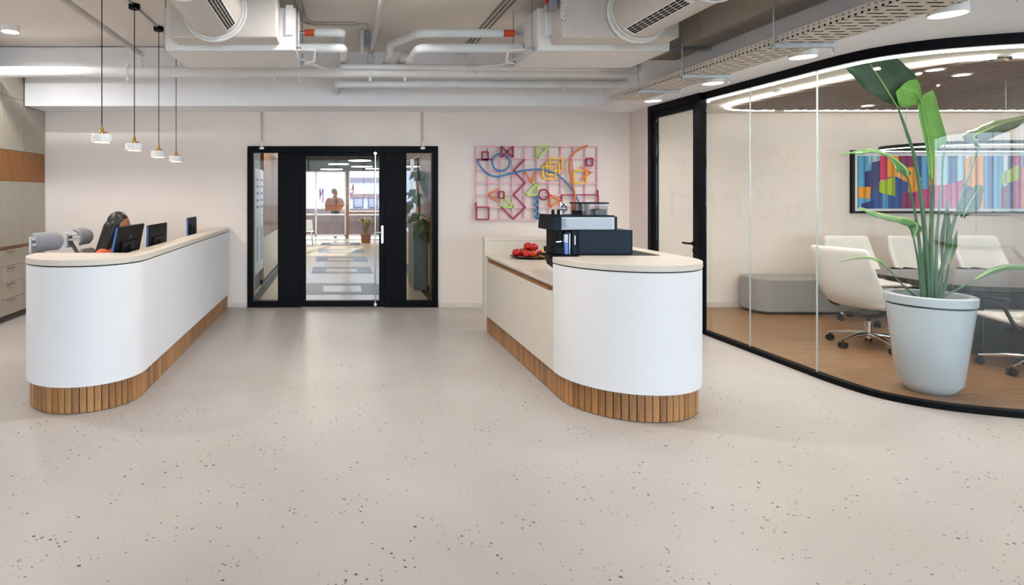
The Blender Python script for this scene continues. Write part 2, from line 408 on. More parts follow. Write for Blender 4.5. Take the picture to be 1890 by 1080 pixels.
for i in range(-30, 60):
    base = Vector((6, 6))+nv*(i*.125); run = None
    for j in range(-130, 131):
        q = base+dv*(j*.04); ins = inside(q, cm)
        if ins and run is None: run = q
        if run is not None and (not ins or j == 130):
            if (q-run).length > .1: sl.bar((run.x, run.y, 2.710), (q.x, q.y, 2.710), .085, .022)
            run = None
mc_o = bpy.data.objects['ceiling_meeting_room']
B().prism(cm, 2.7212, 2.7279).build('slat_gap_shade', M('slat_gap_shade', (62, 52, 48), .9), mc_o, 0)  # dark sheet added so the gaps between slats look shaded
slo = sl.build('ceiling_slats', wood_mat('ceiling_slat_wood', (134, 116, 108), (172, 152, 142), 2, (6, 6, 6), .6, False), mc_o, 0); slo['kind'] = 'stuff'

# ------------------------------------------------------------------ glazed entrance door in the back wall
d1 = empty('door_1', (0, WY, 0)); struct(d1)
def wx(px): return (px-CX)*WY/F
def wz(py): return CH-(py-CY)*WY/F
xs = [wx(v) for v in (457, 467.5, 513, 556, 564.6, 700, 709, 750, 797, 808)]
zt, z1, z0 = DZ, wz(282), wz(555.5)
f = B()
f.box(xs[0], xs[1], -.03, .09, 0, zt).box(xs[8], xs[9], -.03, .09, 0, zt)
f.box(xs[1], xs[8], -.03, .09, z1, zt).box(xs[1], xs[3], -.03, .09, 0, z0).box(xs[6], xs[8], -.03, .09, 0, z0)
f.build('door_frame', black_m, d1, 0, .004)
B().box(xs[2], xs[3], -.022, .08, z0, z1).build('solid_panel', black_m, d1, 0, .004)
B().box(xs[6], xs[7], -.022, .08, z0, z1).build('solid_panel', black_m, d1, 0, .004)
B().box(xs[1], xs[2], .02, .032, z0, z1).build('side_pane', glass_d, d1, 0)
B().box(xs[7], xs[8], .02, .032, z0, z1).build('side_pane', glass_d, d1, 0)
g0, g1 = wz(555), wz(289)
lf = B().box(xs[3]+.005, xs[4], -.036, .06, .012, z1-.004).box(xs[5], xs[6]-.005, -.036, .06, .012, z1-.004).box(xs[4], xs[5], -.036, .06, g1, z1-.004).box(xs[4], xs[5], -.036, .06, .012, g0)
lf.build('door_leaf', black_m, d1, 0, .003)
B().box(xs[4], xs[5], .0, .012, g0, g1).build('door_pane', glass_d, d1, 0)
bolt = B().cyl((wx(692), -.07, wz(560)), (wx(692), -.07, wz(285)), .011, 12)
bolt.cyl((wx(692), -.036, wz(284)), (wx(692), -.085, wz(284)), .022, 14).cyl((wx(692), -.036, wz(560)), (wx(692), -.085, wz(560)), .022, 14)
bolt.build('vertical_pull_bar', chrome_m, d1)
hp = B().box(wx(703), wx(707.5), -.046, -.037, wz(449), wz(416)); hp.build('handle_plate', chrome_m, d1, 0, .003)
B().cyl((wx(705), -.046, wz(428)), (wx(705), -.1, wz(428)), .011, 12).tube([(wx(705), -.1, wz(428)), (wx(700), -.105, wz(428)), (wx(689), -.105, wz(428))], .010, 12).build('lever_handle', chrome_m, d1)
B().box(wx(559), wx(597), -.06, -.031, wz(281), wz(273)).build('door_closer', black_m, d1, 0, .004)
# conduits dropping to the little sensors over the door
for px, side in ((484, 'left'), (779.5, 'right')):
    e = empty('door_sensor', (wx(px), WY, 0), 0, 'small white sensor on a conduit above the %s side of the black entrance door' % side, 'sensor', 'door sensors')
    B().cyl((0, -.018, 2.743), (0, -.018, wz(262)), .014, 10).build('conduit', M('conduit_beige', (202, 190, 180), .6), e)
    B().cyl((0, -.03, wz(262)), (0, -.05, wz(272)), .010, 10).box(-.03, .03, -.062, -.032, wz(276), wz(272)).build('sensor_head', white_m, e, bevel=.003)
# ------------------------------------------------------------------ tall cabinets on the left
CXF = -4.125
def cabinet(y0, y1, ztop, label, drawers):
    e = empty('tall_cabinet', (CXF, y0, 0), 0, label, 'cabinet', 'taupe tall cabinets along the left wall')
    W_ = y1-y0; g = .003
    B().box(-.6, -.02, 0, W_, .08, ztop).box(-.6, -.06, .0, W_, 0, .08).build('body', M('cabinet_carcass', (96, 88, 78), .7), e, 0)
    if drawers:
        for i in range(4):
            a = .085+i*.203; d_ = B().box(-.02, 0, g, W_-g, a, a+.199).build('drawer', cab_m, e, 0, .002)
            B().box(0, .012, W_*.2, W_*.55, a+.17, a+.182).build('handle', M('handle_taupe', (120, 112, 100), .4), d_, 0)
    else:
        B().box(-.02, 0, g, W_-g, .085, .897).build('door', cab_m, e, 0, .002)
    B().box(-.02, -.008, 0, W_, .9, .938).build('wood_strip', slat_d, e, 0)
    B().box(-.02, 0, g, W_-g, .941, 1.752).build('panel', cab_m, e, 0, .002)
    t = B(); n = int(W_/.03)
    for i in range(n): t.box(-.018, -.002, g+i*(W_-2*g)/n+.003, g+(i+1)*(W_-2*g)/n-.003, 1.757, 2.142)
    t.box(-.02, -.014, g, W_-g, 1.757, 2.142).build('tambour_front', slat_d, e, 0)
    zz = min(ztop, 2.81)
    B().box(-.02, 0, g, W_-g, 2.147, zz-.002).build('door', cab_m, e, 0, .002)
    if ztop > 2.9: B().box(-.02, 0, g, W_-g, 2.813, ztop).build('door', cab_m, e, 0, .002)
    return e
cabinet(7.675, 8.225, 2.743, 'taupe tall cabinet with oak slat band in the back left corner', False)
cabinet(7.17, 7.672, 3.12, 'taupe tall cabinet at the left photo edge with the row of drawers', True)
cabinet(6.6, 7.167, 3.12, 'taupe tall cabinet mostly cut off by the left photo edge', True)
# ------------------------------------------------------------------ desks
def slats(path, parent, z0, z1, inset, pitch=.05, flip=1):
    pth = offset(path, inset); first = None
    for q, d in resample(pth, pitch):
        a = math.atan2(d.y, d.x)
        if first is None:
            first = B().box(-pitch/2+.0022, pitch/2-.0022, -.008, .008, z0, z1).build('plinth_slat', slat_m, parent, 0, .002, 1); o = first
            o.location = (q.x, q.y, 0); o.rotation_euler = (0, 0, a)
        else: share(first, (q.x, q.y, 0), a, parent)
# left reception desk
LX0, LX1, LYA = -2.43, -1.53, 4.21; LR = (LX1-LX0)/2; LYC = LYA+LR; LCX = (LX0+LX1)/2
ld = empty('reception_desk', (0, 0, 0), 0, 'long white reception desk with rounded end and oak slat plinth on the left', 'reception desk')
half = arc(LCX, LYC, LR, PI, 2*PI, 40)                       # left -> apex -> right
body_poly = half+[(LX1, 8.2), (LX1-.07, 8.2), (LX1-.07, LYC+.1), (LX0, LYC+.1)]
B().prism(body_poly, .2, 1.066).build('body', desk_m, ld)
def grow(path, t): return offset(path, -t)
reveal = offset(half+[(LX1, 8.2)], .012)
B().prism(reveal+[(LX1-.08, 8.2), (LX1-.08, LYC+.09), (LX0+.02, LYC+.09)], 1.066, 1.075).build('shadow_gap', dark_m, ld)
outer = offset(half+[(LX1, 8.2)], -.004)
B().prism(outer+[(-1.71, 8.2), (-1.71, 4.73), (LX0-.004, 4.73)], 1.075, 1.12).build('top', top_m, ld, bevel=.003)
plinth = offset(half+[(LX1, 8.2)], .045)
B().prism(plinth+[(LX1-.065, 8.2), (LX1-.065, LYC+.06), (LX0+.05, LYC+.06)], 0, .2).build('plinth_core', dark_m, ld)
slats(half+[(LX1, 8.18)], ld, 0.004, .198, .034)
ws = B().box(-2.15, -1.605, 4.8, 8.15, .71, .74); ws.build('work_surface', top_m, ld, 0, .003)
for y in (4.85, 6.4, 8.05): B().box(-2.1, -1.62, y-.015, y+.015, 0, .71).build('support_panel', desk_m, ld, 0)
# right coffee counter
RX0, RX1, RYA = 1.69, 2.75, 4.045; RR = (RX1-RX0)/2; RCX = (RX0+RX1)/2; RYC = RYA+RR
rd = empty('coffee_counter', (0, 0, 0), 0, 'white rounded coffee counter with oak slat plinth and lower worktop', 'counter')
half = arc(RCX, RYC, RR, PI, 2*PI, 44)
half = [(RX0, RYC+.04)]+half
B().prism(half+[(RX1, 6.8), (2.5, 6.8), (2.5, 5.45), (1.95, 5.45), (1.95, RYC+.04)], .2, 1.046).build('body', desk_m, rd)
B().prism(offset(half+[(RX1, 6.8)], .012)+[(2.52, 6.8), (2.52, 5.44), (1.96, 5.44), (1.96, RYC+.03)], 1.046, 1.055).build('shadow_gap', dark_m, rd)
B().prism(offset(half+[(RX1, 6.8)], -.004)+[(2.49, 6.8), (2.49, 5.46), (1.94, 5.46), (1.94, RYC+.05)], 1.055, 1.1).build('top', top_m, rd, bevel=.003)
CY0 = RYC+.046
B().box(RX0+.02, 1.948, CY0, 6.69, .2, .862).box(1.948, 2.498, 5.455, 6.69, .2, .862).build('low_cabinet', M('counter_carcass', (150, 140, 126), .6), rd, 0)
B().box(RX0-.002, 1.948, CY0, 6.69, .868, .892).box(1.948, 2.498, 5.463, 6.69, .868, .892).build('worktop', M('worktop_stone', (206, 196, 184), .35, var=.03, scale=15), rd, 0, .002)
B().box(RX0, RX0+.019, CY0+.002, 6.685, .2, .822).build('front_panel', panel_m, rd, 0, .002)
B().box(RX0+.006, RX0+.022, CY0+.08, 6.6, .822, .845).build('handle_rail', slat_d, rd, 0, .002)
B().box(RX0-.004, RX0+.0, CY0+.08, 6.6, .826, .836).build('handle_lip', slat_d, rd, 0)
B().box(RX0-.02, 2.75, 6.692, 6.79, .2, 1.055).build('end_upstand', panel_m, rd, 0, .002)
B().box(RX0-.024, 2.485, 6.688, 6.80, 1.056, 1.1).build('end_cap', top_m, rd, 0, .003)
path = [(RX0, 6.78)]+half+[(RX1, 6.78)]
B().prism(offset(path, .045), 0, .2).build('plinth_core', dark_m, rd)
slats(path, rd, .004, .198, .034)
# ------------------------------------------------------------------ monitors
def monitor(x, y0, y1, ztop, tilt, label, mark):
    yc = (y0+y1)/2; W_ = y1-y0; H_ = W_*.58
    e = empty('monitor', (x, yc, .74), 0, label, 'monitor', 'black monitors on the reception desk')
    B().box(-.11, .11, -.12, .12, 0, .014).build('base', blk_plastic, e, 0, .004)
    B().bar((.05, 0, .012), (.035, 0, ztop-.74-H_*.45), .06, .025, (1, 0, 0)).build('stand', blk_plastic, e, 0, .004)
    s = math.sin(tilt); c = math.cos(tilt); up = Vector((s, 0, c)); nx = Vector((c, 0, -s)); zc = ztop-.74-H_*c/2
    B().obox((0, 0, zc), nx*.011, Vector((0, W_/2, 0)), up*H_/2).build('housing', M('monitor_black', (16, 17, 20), .5, spec=.12), e, 0, .004)
    ctr = Vector((0, 0, zc))
    B().obox(ctr-nx*.0115, nx*.0008, Vector((0, W_/2-.008, 0)), up*(H_/2-.01)).build('screen', M('screen_blue', (40, 70, 120), .2, emit=.4), e, 0)
    B().obox(ctr+nx*.02-up*H_*.12, nx*.01, Vector((0, W_*.3, 0)), up*H_*.26).build('rear_bulge', blk_plastic, e, 0, .006)
    B().obox(ctr-Vector((0, W_/2+.002, 0)), nx*.0085, Vector((0, .002, 0)), up*(H_/2-.004)).build('edge_trim', M('monitor_edge_blue', (66, 108, 172), .3), e, 0)
    if mark:
        b = B()
        for dy in (-.02, .0, .022):
            b.obox(ctr+nx*.0125+up*H_*.22+Vector((0, dy, 0)), nx*.0008, Vector((0, .004, 0))+up*0.002, up*.018)
        b.build('emblem', M('emblem_blue', (48, 66, 104), .3), e, 0)
    return e
monitor(-1.83, 4.74, 5.38, 1.325, .2, 'nearest black monitor on the reception desk, hiding the seated person', True)
monitor(-1.79, 5.47, 6.06, 1.30, .02, 'middle black monitor on the reception desk', False)
monitor(-1.81, 7.0, 7.42, 1.305, -.02, 'small black monitor farthest along the reception desk, near the wall', False)
# computer mouse by the middle monitor
# ------------------------------------------------------------------ grey task chairs
def task_chair(loc, rz, label):
    """faces +X in its own frame"""
    e = empty('task_chair', loc, rz, label, 'office chair', 'grey task chairs behind the reception desk')
    for i in range(5):
        a = 2*PI*i/5+.3; d = Vector((math.cos(a), math.sin(a), 0))
        l = B().tube([d*.02+Vector((0, 0, .11)), d*.16+Vector((0, 0, .105)), d*.31+Vector((0, 0, .075))], [.026, .02, .016], 10).build('base_leg', grey_pl, e)
        t = Vector((-d.y, d.x, 0))
        B().cyl(d*.31-t*.022+Vector((0, 0, .03)), d*.31+t*.022+Vector((0, 0, .03)), .03, 16).cyl(d*.31+Vector((0, 0, .03)), d*.31+Vector((0, 0, .08)), .008, 8).build('caster', blk_plastic, l)
    B().cyl((0, 0, .07), (0, 0, .30), .03).cyl((0, 0, .30), (0, 0, .42), .018).build('column', grey_pl, e)
    B().box(-.14, .16, -.09, .09, .40, .45).build('mechanism', grey_pl, e, 0, .01)
    B().prism([(-.22, -.22), (.1, -.25), (.24, -.2), (.26, 0), (.24, .2), (.1, .25), (-.22, .22)], .455, .52).build('seat', grey_fab, e, 40, .022, 3)
    # curved backrest
    b = B(); g = []
    prof = [(-.25, .52, .19), (-.27, .62, .225), (-.255, .74, .235), (-.27, .86, .225), (-.30, .97, .20), (-.325, 1.05, .165)]
    for x, z, hw in prof:
        g.append([(x-.0+.05*(abs(t)**2), hw*t, z) for t in [i/4 for i in range(-4, 5)]])
    vs = [[b.bm.verts.new(p) for p in r] for r in g]
    for r0, r1 in zip(vs, vs[1:]):
        for j in range(8): b._f([r0[j], r0[j+1], r1[j+1], r1[j]])
    o = b.build('backrest', grey_fab, e, 60); sm = o.modifiers.new('solid', 'SOLIDIFY'); sm.thickness = .028; sm.offset = 0; sb = o.modifiers.new('sub', 'SUBSURF'); sb.levels = 1; sb.render_levels = 2
    B().tube([(-.06, 0, .43), (-.24, 0, .44), (-.335, 0, .6), (-.33, 0, .85), (-.37, 0, 1.0), (-.43, 0, 1.10), (-.45, 0, 1.17)], [.026, .028, .025, .022, .02, .018, .016], 12).build('spine', grey_pl, e)
    # head rest: curved pad on two arms
    b = B(); g = []
    for x, z, hw in [(-.335, 1.085, .12), (-.305, 1.13, .142), (-.30, 1.18, .148), (-.325, 1.225, .14), (-.385, 1.245, .12)]:
        g.append([(x+.03*(t*t)*(1 if z < 1.24 else .2), hw*t, z) for t in [i/4 for i in range(-4, 5)]])
    vs = [[b.bm.verts.new(p) for p in r] for r in g]
    for r0, r1 in zip(vs, vs[1:]):
        for j in range(8): b._f([r0[j], r0[j+1], r1[j+1], r1[j]])
    o = b.build('headrest', grey_fab, e, 60); sm = o.modifiers.new('solid', 'SOLIDIFY'); sm.thickness = .03; sm.offset = 0; sb = o.modifiers.new('sub', 'SUBSURF'); sb.levels = 1; sb.render_levels = 2
    for z in (1.14, 1.19):
        B().box(-.45, -.31, -.05, .05, z-.012, z+.010).build('headrest_arm', lt_pl, e, 0, .005)
    B().box(-.475, -.445, -.06, .06, 1.06, 1.21).build('headrest_mount', lt_pl, e, 0, .006)
    for s in (-1, 1):
        B().tube([(-.02, s*.2, .44), (-.02, s*.29, .46), (-.02, s*.29, .64)], .016, 10).box(-.13, .13, s*.29-.04, s*.29+.04, .64, .668).build('armrest', grey_pl, e, bevel=.006)
    return e
task_chair((-2.316, 5.11, 0), -.4, 'empty grey task chair with curved headrest behind the rounded desk end')
task_chair((-2.24, 5.86, 0), .02, 'grey task chair that the seated person occupies')
# ------------------------------------------------------------------ people
def capsule(b, p, q, r0, r1, n=10):
    p, q = Vector(p), Vector(q)
    b.tube([p+(q-p)*t for t in (0, .33, .66, 1)], [r0+(r1-r0)*t for t in (0, .33, .66, 1)], n)
    b.sphere(p, r0, 10, 6); b.sphere(q, r1, 10, 6)
def remesh(o, v, smooth=4):
    md = o.modifiers.new('remesh', 'REMESH'); md.mode = 'VOXEL'; md.voxel_size = v; md.use_smooth_shade = True
    s = o.modifiers.new('smooth', 'SMOOTH'); s.factor = .5; s.iterations = smooth
def hand(b, w_, d, up, s):
    """hand at wrist w_, pointing d, with palm normal -up, five curled fingers"""
    w_, d, up = Vector(w_), Vector(d).normalized(), Vector(up).normalized(); sd = d.cross(up)*s
    b.obox(w_+d*.045, d*.045, sd*.038, up*.013); b.sphere(w_, .027, 10, 6)
    for i, (o_, L) in enumerate(((-.03, .065), (-.01, .075), (.011, .072), (.031, .055))):
        p0 = w_+d*.085+sd*o_; p1 = p0+d*L*.5-up*.006; p2 = p1+d*L*.3-up*.02
        capsule(b, p0, p1, .0095, .0085, 8); capsule(b, p1, p2, .0085, .0075, 8)
    t0 = w_+d*.03-sd*.035; t1 = t0+d*.03-sd*.028; capsule(b, t0, t1, .012, .0105, 8); capsule(b, t1, t1+d*.028-sd*.006-up*.006, .0105, .009, 8)
def head(b, c, fwd, r=.1):
    c = Vector(c); f = Vector(fwd).normalized(); s = Vector((0, 0, 1)).cross(f).normalized(); u = Vector((0, 0, 1))
    b.sphere(c+u*.02, r*.98, 18, 12, (1, 1, 1.1)); b.sphere(c+f*.02-u*.045, r*.78, 16, 10, (1, 1, 1.1))
    capsule(b, c+f*.105+u*.005, c+f*.118-u*.028, .009, .014, 8)           # nose
    b.sphere(c+f*.09-u*.072, .022, 10, 6); b.sphere(c+f*.085-u*.105, .024, 10, 6)
    for k in (-1, 1):
        b.sphere(c+s*k*r*.95-u*.01, .026, 10, 6, (.6, .6, 1.2)); b.sphere(c+f*.085+s*k*.035+u*.03, .018, 10, 6)
    capsule(b, c-u*.08, c-u*.19-f*.02, .055, .058)
skin_m = M('skin_brown', (150, 92, 66), .55); hair_m = M('hair_black', (18, 15, 14), .45, var=.2, scale=60, stretch=(3, 3, .4))
def eyes(parent, c, fwd):
    c = Vector(c); f = Vector(fwd).normalized(); s = Vector((0, 0, 1)).cross(f).normalized()
    for k in (-1, 1):
        B().sphere(c+f*.095+s*k*.035+Vector((0, 0, .012)), .011, 10, 6).build('eye', M('eye', (40, 28, 22), .2), parent)
    B().bar(c+f*.108-s*.024+Vector((0, 0, -.074)), c+f*.108+s*.024+Vector((0, 0, -.074)), .008, .008).build('mouth', M('lips', (130, 62, 54), .5), parent)
# seated receptionist, facing +X behind the nearest monitor
pr = empty('person', (-2.26, 5.86, 0), -.12, 'person with long dark hair and orange top seated at the reception desk', 'person')
b = B(); hc = Vector((.075, 0, 1.265)); fw = Vector((.93, 0, -.36))
head(b, hc, fw)
for s in (-1, 1):
    capsule(b, (-.06, s*.1, .58), (.36, s*.11, .56), .085, .062); capsule(b, (.36, s*.11, .56), (.34, s*.11, .1), .06, .042)
    b.obox((.40, s*.11, .045), (.115, 0, 0), (0, .042, 0), (0, 0, .04))
    capsule(b, (-.02, s*.185, 1.0), (.04, s*.235, .76), .05, .042); capsule(b, (.04, s*.235, .76), (.26, s*.16, .785), .04, .03)
    hand(b, (.27, s*.158, .785), (1, -s*.15, -.02), (0, 0, 1), s)
capsule(b, (-.08, 0, .58), (-.07, 0, .80), .145, .125); capsule(b, (-.07, -.04, .80), (-.02, -.05, .99), .12, .10); capsule(b, (-.07, .04, .80), (-.02, .05, .99), .12, .10)
capsule(b, (-.02, -.16, 1.0), (-.02, .16, 1.0), .058, .058)
o = b.build('body', skin_m, pr, 60); remesh(o, .009)
eyes(pr, hc, fw)
b = B(); top_orange = M('orange_knit', (214, 98, 62), .8, bump=.1, bscale=200)
capsule(b, (-.08, 0, .6), (-.07, 0, .80), .155, .138); capsule(b, (-.07, -.04, .80), (-.02, -.055, .98), .134, .112); capsule(b, (-.07, .04, .80), (-.02, .055, .98), .134, .112)
capsule(b, (-.02, -.165, .995), (-.02, .165, .995), .068, .068)
for s in (-1, 1): capsule(b, (-.02, s*.185, 1.0), (.03, s*.228, .80), .064, .056)
o = b.build('top', top_orange, pr, 60); remesh(o, .012)
b = B()
for s in (-1, 1):
    capsule(b, (-.06, s*.1, .58), (.37, s*.11, .56), .095, .072); capsule(b, (.37, s*.11, .56), (.345, s*.11, .14), .072, .058)
capsule(b, (-.08, 0, .55), (-.08, 0, .64), .15, .15)
o = b.build('trousers', M('dark_trousers', (40, 42, 52), .8), pr, 60); remesh(o, .014)
b = B(); b.sphere(hc+Vector((-.022, 0, .04)), .108, 18, 12, (1, 1.02, 1.08)); b.sphere(hc+Vector((-.05, 0, -.03)), .1, 16, 10)
for s in (-1, 1):
    capsule(b, hc+Vector((-.01, s*.08, .02)), (-.03, s*.115, 1.02), .05, .05); capsule(b, (-.03, s*.115, 1.02), (-.03, s*.125, .88), .05, .03)
for s in (-.06, 0, .06):
    capsule(b, hc+Vector((-.075, s, 0)), (-.085, s*1.3, 1.0), .065, .062); capsule(b, (-.085, s*1.3, 1.0), (-.13, s*1.3, .84), .062, .03)
o = b.build('hair', hair_m, pr, 60); remesh(o, .011, 3)

# ------------------------------------------------------------------ pendant lamps over the reception desk
pend = []
names = ['nearest speckled white pendant lamp over the reception desk', 'second nearest speckled pendant lamp hanging over the reception desk', 'third pendant lamp from the camera over the reception desk', 'farthest and lowest looking pendant lamp over the reception desk']
def terrazzo():
    m = M('speckled_white', (236, 236, 236), .5, var=0); nt = m.node_tree; N = nt.nodes; L = nt.links; p = N['Principled BSDF']
    tc = N.new('ShaderNodeTexCoord'); v = N.new('ShaderNodeTexVoronoi'); v.inputs['Scale'].default_value = 70; L.new(tc.outputs['Object'], v.inputs[0])
    r = N.new('ShaderNodeValToRGB'); r.color_ramp.elements[0].position = .16; r.color_ramp.elements[1].position = .22
    r.color_ramp.elements[0].color = rgb(120, 128, 145); r.color_ramp.elements[1].color = rgb(240, 240, 240); L.new(v.outputs[0], r.inputs[0]); L.new(r.outputs[0], p.inputs['Base Color']); return m
terr = terrazzo()
PX = -2.0
for i, (dx, yb) in enumerate(((437, 263), (377, 278), (332, 290.5), (300, 298.5))):
    k = -PX/dx; Y = k*F; zb = CH+(CY-yb)*k; r = .084; hh = .068
    e = empty('pendant_lamp', (PX, Y, zb), 0, names[i], 'pendant lamp', 'four pendant lamps over the reception desk')
    B().lathe([(.0, hh), (r-.006, hh), (r, hh-.006), (r, .004), (r-.004, 0), (r-.02, 0), (r-.02, .03), (0, .03)], n=36).build('shade', terr, e)
    B().lathe([(0, .0295), (r-.022, .0295), (r-.022, .012), (0, .008)], n=28).build('bulb', warm_m, e)
    B().lathe([(0, hh+.0005), (.022, hh+.0005), (.024, hh+.02), (.015, hh+.03), (.015, hh+.05), (.007, hh+.075), (0, hh+.075)], n=16).cyl((.012, 0, hh+.018), (.05, 0, hh+.018), .004, 8).build('socket', brass_m, e)
    B().cyl((0, 0, hh+.07), (0, 0, 3.41-zb), .0045, 8).build('cord', blk_plastic, e)
    B().lathe([(0, 3.405-zb), (.052, 3.405-zb), (.055, 3.41-zb), (.055, 3.45-zb), (0, 3.45-zb)], n=28).build('canopy', black_m, e)
    a = area('pendant_light', (PX, Y, zb-.004), (0, 0, 0), .10, 0, 1.3, color=(1, .8, .6), shape='DISK', spread=2.6)
    a.parent = e; a.location = (0, 0, -.003)
    pend.append(Y)
cd = B()
for a, b_ in zip(pend, pend[1:]): cd.cyl((PX, a+.057, 3.437), (PX, b_-.057, 3.437), .011, 10)
cd.cyl((PX, 3.0, 3.437), (PX, pend[0]-.057, 3.437), .011, 10)
setp(cd.build('conduit', steel_m), 'thin steel conduit linking the pendant lamp canopies on the ceiling', 'conduit')
# ------------------------------------------------------------------ ceiling services
def adopt(e, *obs):
    for o in obs:
        o.parent = e; o.location = Vector(o.location)-Vector(e.location)
def fan_unit(x0, x1, rx, rz_, px0, px1, side, label):
    e = empty('fan_coil_unit', ((x0+x1)/2, 5.66, 2.894), 0, label, 'air conditioner', 'ceiling fan coil units')
    ps = [B().box(x0, x1, 5.3, 6.03, 2.894, 3.28).build('casing', unit_m, None, 0, .004)]
    ps.append(B().box(x0+.01, x1-.01, 5.292, 5.3, 2.9, 3.0).build('front_lip', white_m, None, 0))
    ps.append(B().box(px0, px1, 5.03, 5.29, 2.94, 3.33).build('plenum', duct_m, None, 0, .012))
    pa = (x1-.09, x1-.02) if side > 0 else (x0+.06, x0+.13)
    ps.append(B().box(pa[0], pa[1], 5.275, 5.291, 3.03, 3.30).build('access_panel', white_m, None, 0, .003))
    for x in (x0-.022, x1+.022):
        for y in (5.38, 5.95):
            b = B().cyl((x, y, 2.93), (x, y, 3.449), .006, 8).box(x-.022, x+.022, y-.025, y+.025, 2.935, 2.945).cyl((x, y, 2.905), (x, y, 2.93), .011, 8)
            ps.append(b.build('hanger_rod', steel_m))
    adopt(e, *ps)
    # round supply duct running towards the camera
    d = empty('air_duct', (rx, 3.1, rz_), 0, 'round beige air duct with slotted grille below the %s ceiling unit' % ('left' if side > 0 else 'right'), 'air duct', 'round supply ducts')
    R = .238; qs = [B().cyl((rx, 1.2, rz_), (rx, 5.02, rz_), R, 64).build('duct_pipe', duct_m)]
    for y in (5.005, 4.0, 3.0, 2.0):
        rr = .268 if y > 5 else .25
        qs.append(B().tube([(rx+rr*math.cos(t*PI/32), y, rz_+rr*math.sin(t*PI/32)) for t in range(64)], .009 if y > 5 else .008, 8, closed=True).tube([(rx+(rr-.02)*math.cos(t*PI/32), y-.04, rz_+(rr-.02)*math.sin(t*PI/32)) for t in range(64)], .006, 8, closed=True).build('joint_ring', white_m))
    qs.append(B().prism([(rx+.262*math.cos(t*PI/24), rz_+.262*math.sin(t*PI/24)) for t in range(48)], 5.0, 5.03, 'y').build('flange', white_m))
    a0, a1 = (32, 54) if side > 0 else (-42, -22)
    g = B(); bk = B(); rows = 4
    for row in range(rows):
        am = math.radians(a0+(a1-a0)*(row+.5)/rows); hw = (math.radians(a1-a0)/rows)*.33*R
        u = Vector((math.sin(am), 0, -math.cos(am))); t_ = Vector((math.cos(am), 0, math.sin(am)))
        for i in range(46):
            y = 4.90-.04-i*.078
            if any(abs(y-q) < .09 for q in (4.0, 3.0, 2.0)): continue
            g.obox(Vector((rx, y, rz_))+u*(R+.0035), Vector((0, .032, 0)), t_*hw, u*.002)
    for (ya, yb) in ((4.93, 4.08), (3.92, 3.08), (2.92, 2.08), (1.92, 1.25)):
        for j in range(8):
            aa = math.radians(a0-2+(a1-a0+4)*(j+.5)/8); u = Vector((math.sin(aa), 0, -math.cos(aa))); t_ = Vector((math.cos(aa), 0, math.sin(aa)))
            bk.obox(Vector((rx, (ya+yb)/2, rz_))+u*(R+.0008), Vector((0, (ya-yb)/2, 0)), t_*(math.radians(a1-a0+4)/16*R*1.02), u*.001)
    qs.append(g.build('grille_slots', M('grille_dark', (12, 12, 12), .8), None, 0)); qs[-1]['kind'] = 'stuff'; qs.append(bk.build('grille_plate', white_m, None, 0))
    adopt(d, *qs)
fan_unit(-1.57, -.39, -1.06, 3.17, -1.45, -.53, 1, 'white ceiling fan coil unit above the reception desk')
fan_unit(1.80, 3.0, 2.57, 3.16, 1.92, 2.93, -1, 'white ceiling fan coil unit above the coffee counter')
def bend(pts, r=.06, n=5):
    pts = [Vector(p) for p in pts]; out = [pts[0]]
    for a, b, c in zip(pts, pts[1:], pts[2:]):
        d1 = (a-b).normalized(); d2 = (c-b).normalized(); rr = min(r, (a-b).length*.45, (c-b).length*.45)
        p0, p1 = b+d1*rr, b+d2*rr
        for i in range(n+1):
            t = i/n; out.append(p0*(1-t)**2+b*2*t*(1-t)+p1*t*t)
    out.append(pts[-1]); return out
def pipe(name, pts, r, mat, label, cat='pipe', rad=.09, clamps=(), group=None, n=20):
    p0 = Vector(pts[0]); e = empty(name, p0, 0, label, cat, group)
    o = B().tube(bend(pts, rad), r, n).build('pipe_run', mat); adopt(e, o)
    for c in clamps: 
        o = c.build('clamp', pipe_m, bevel=.003); adopt(e, o)
    return e
def clampx(x, y, z, r):
    b = B().tube([(x-.018, y, z), (x+.018, y, z)], r+.009, 20)
    b.box(x-.016, x+.016, y-.02, y+.02, z+r, z+r+.05).box(x-.016, x+.016, y-.015, y+.015, z-r-.045, z-r).cyl((x, y, z+r), (x, y, min(3.45, z+r+.4)), .005, 8)
    return b
MY, MZ = 6.91, 3.034
def kx(px, Y): return (px-CX)*Y/F
pipe('sprinkler_main', [(-4.12, MY, MZ), (3.5, MY, MZ)], .064, pipe_m, 'thick white main pipe crossing below the bulkhead from wall to wall', clamps=[clampx(kx(p, MY), MY, MZ, .064) for p in (236, 507, 552, 683, 747)])
SY, SZ = 6.80, 3.062
pipe('drain_pipe', [(.02, SY, 3.075), (3.5, SY, 3.05)], .033, pipe_m, 'thinner white pipe running just above the thick main pipe on the right', clamps=[clampx(kx(p, SY), SY, 3.065, .033) for p in (880, 1108)])
LY, LZ = 7.13, 2.935
def vee(x):
    return B().bar((x-.02, LY-.075, LZ-.06), (x+.05, LY+.09, LZ-.05), .045, .006).cyl((x+.05, LY-.0, LZ-.05), (x+.05, LY, LZ+.2), .005, 8)
pipe('insulated_pipe', [(-.02, 7.66, LZ), (-.02, LY, LZ), (3.5, LY, LZ)], .05, insul_m, 'pale insulated pipe in front of the white bulkhead, under the main pipe', rad=.05, clamps=[vee(kx(790, LY)), vee(kx(1038, LY))])
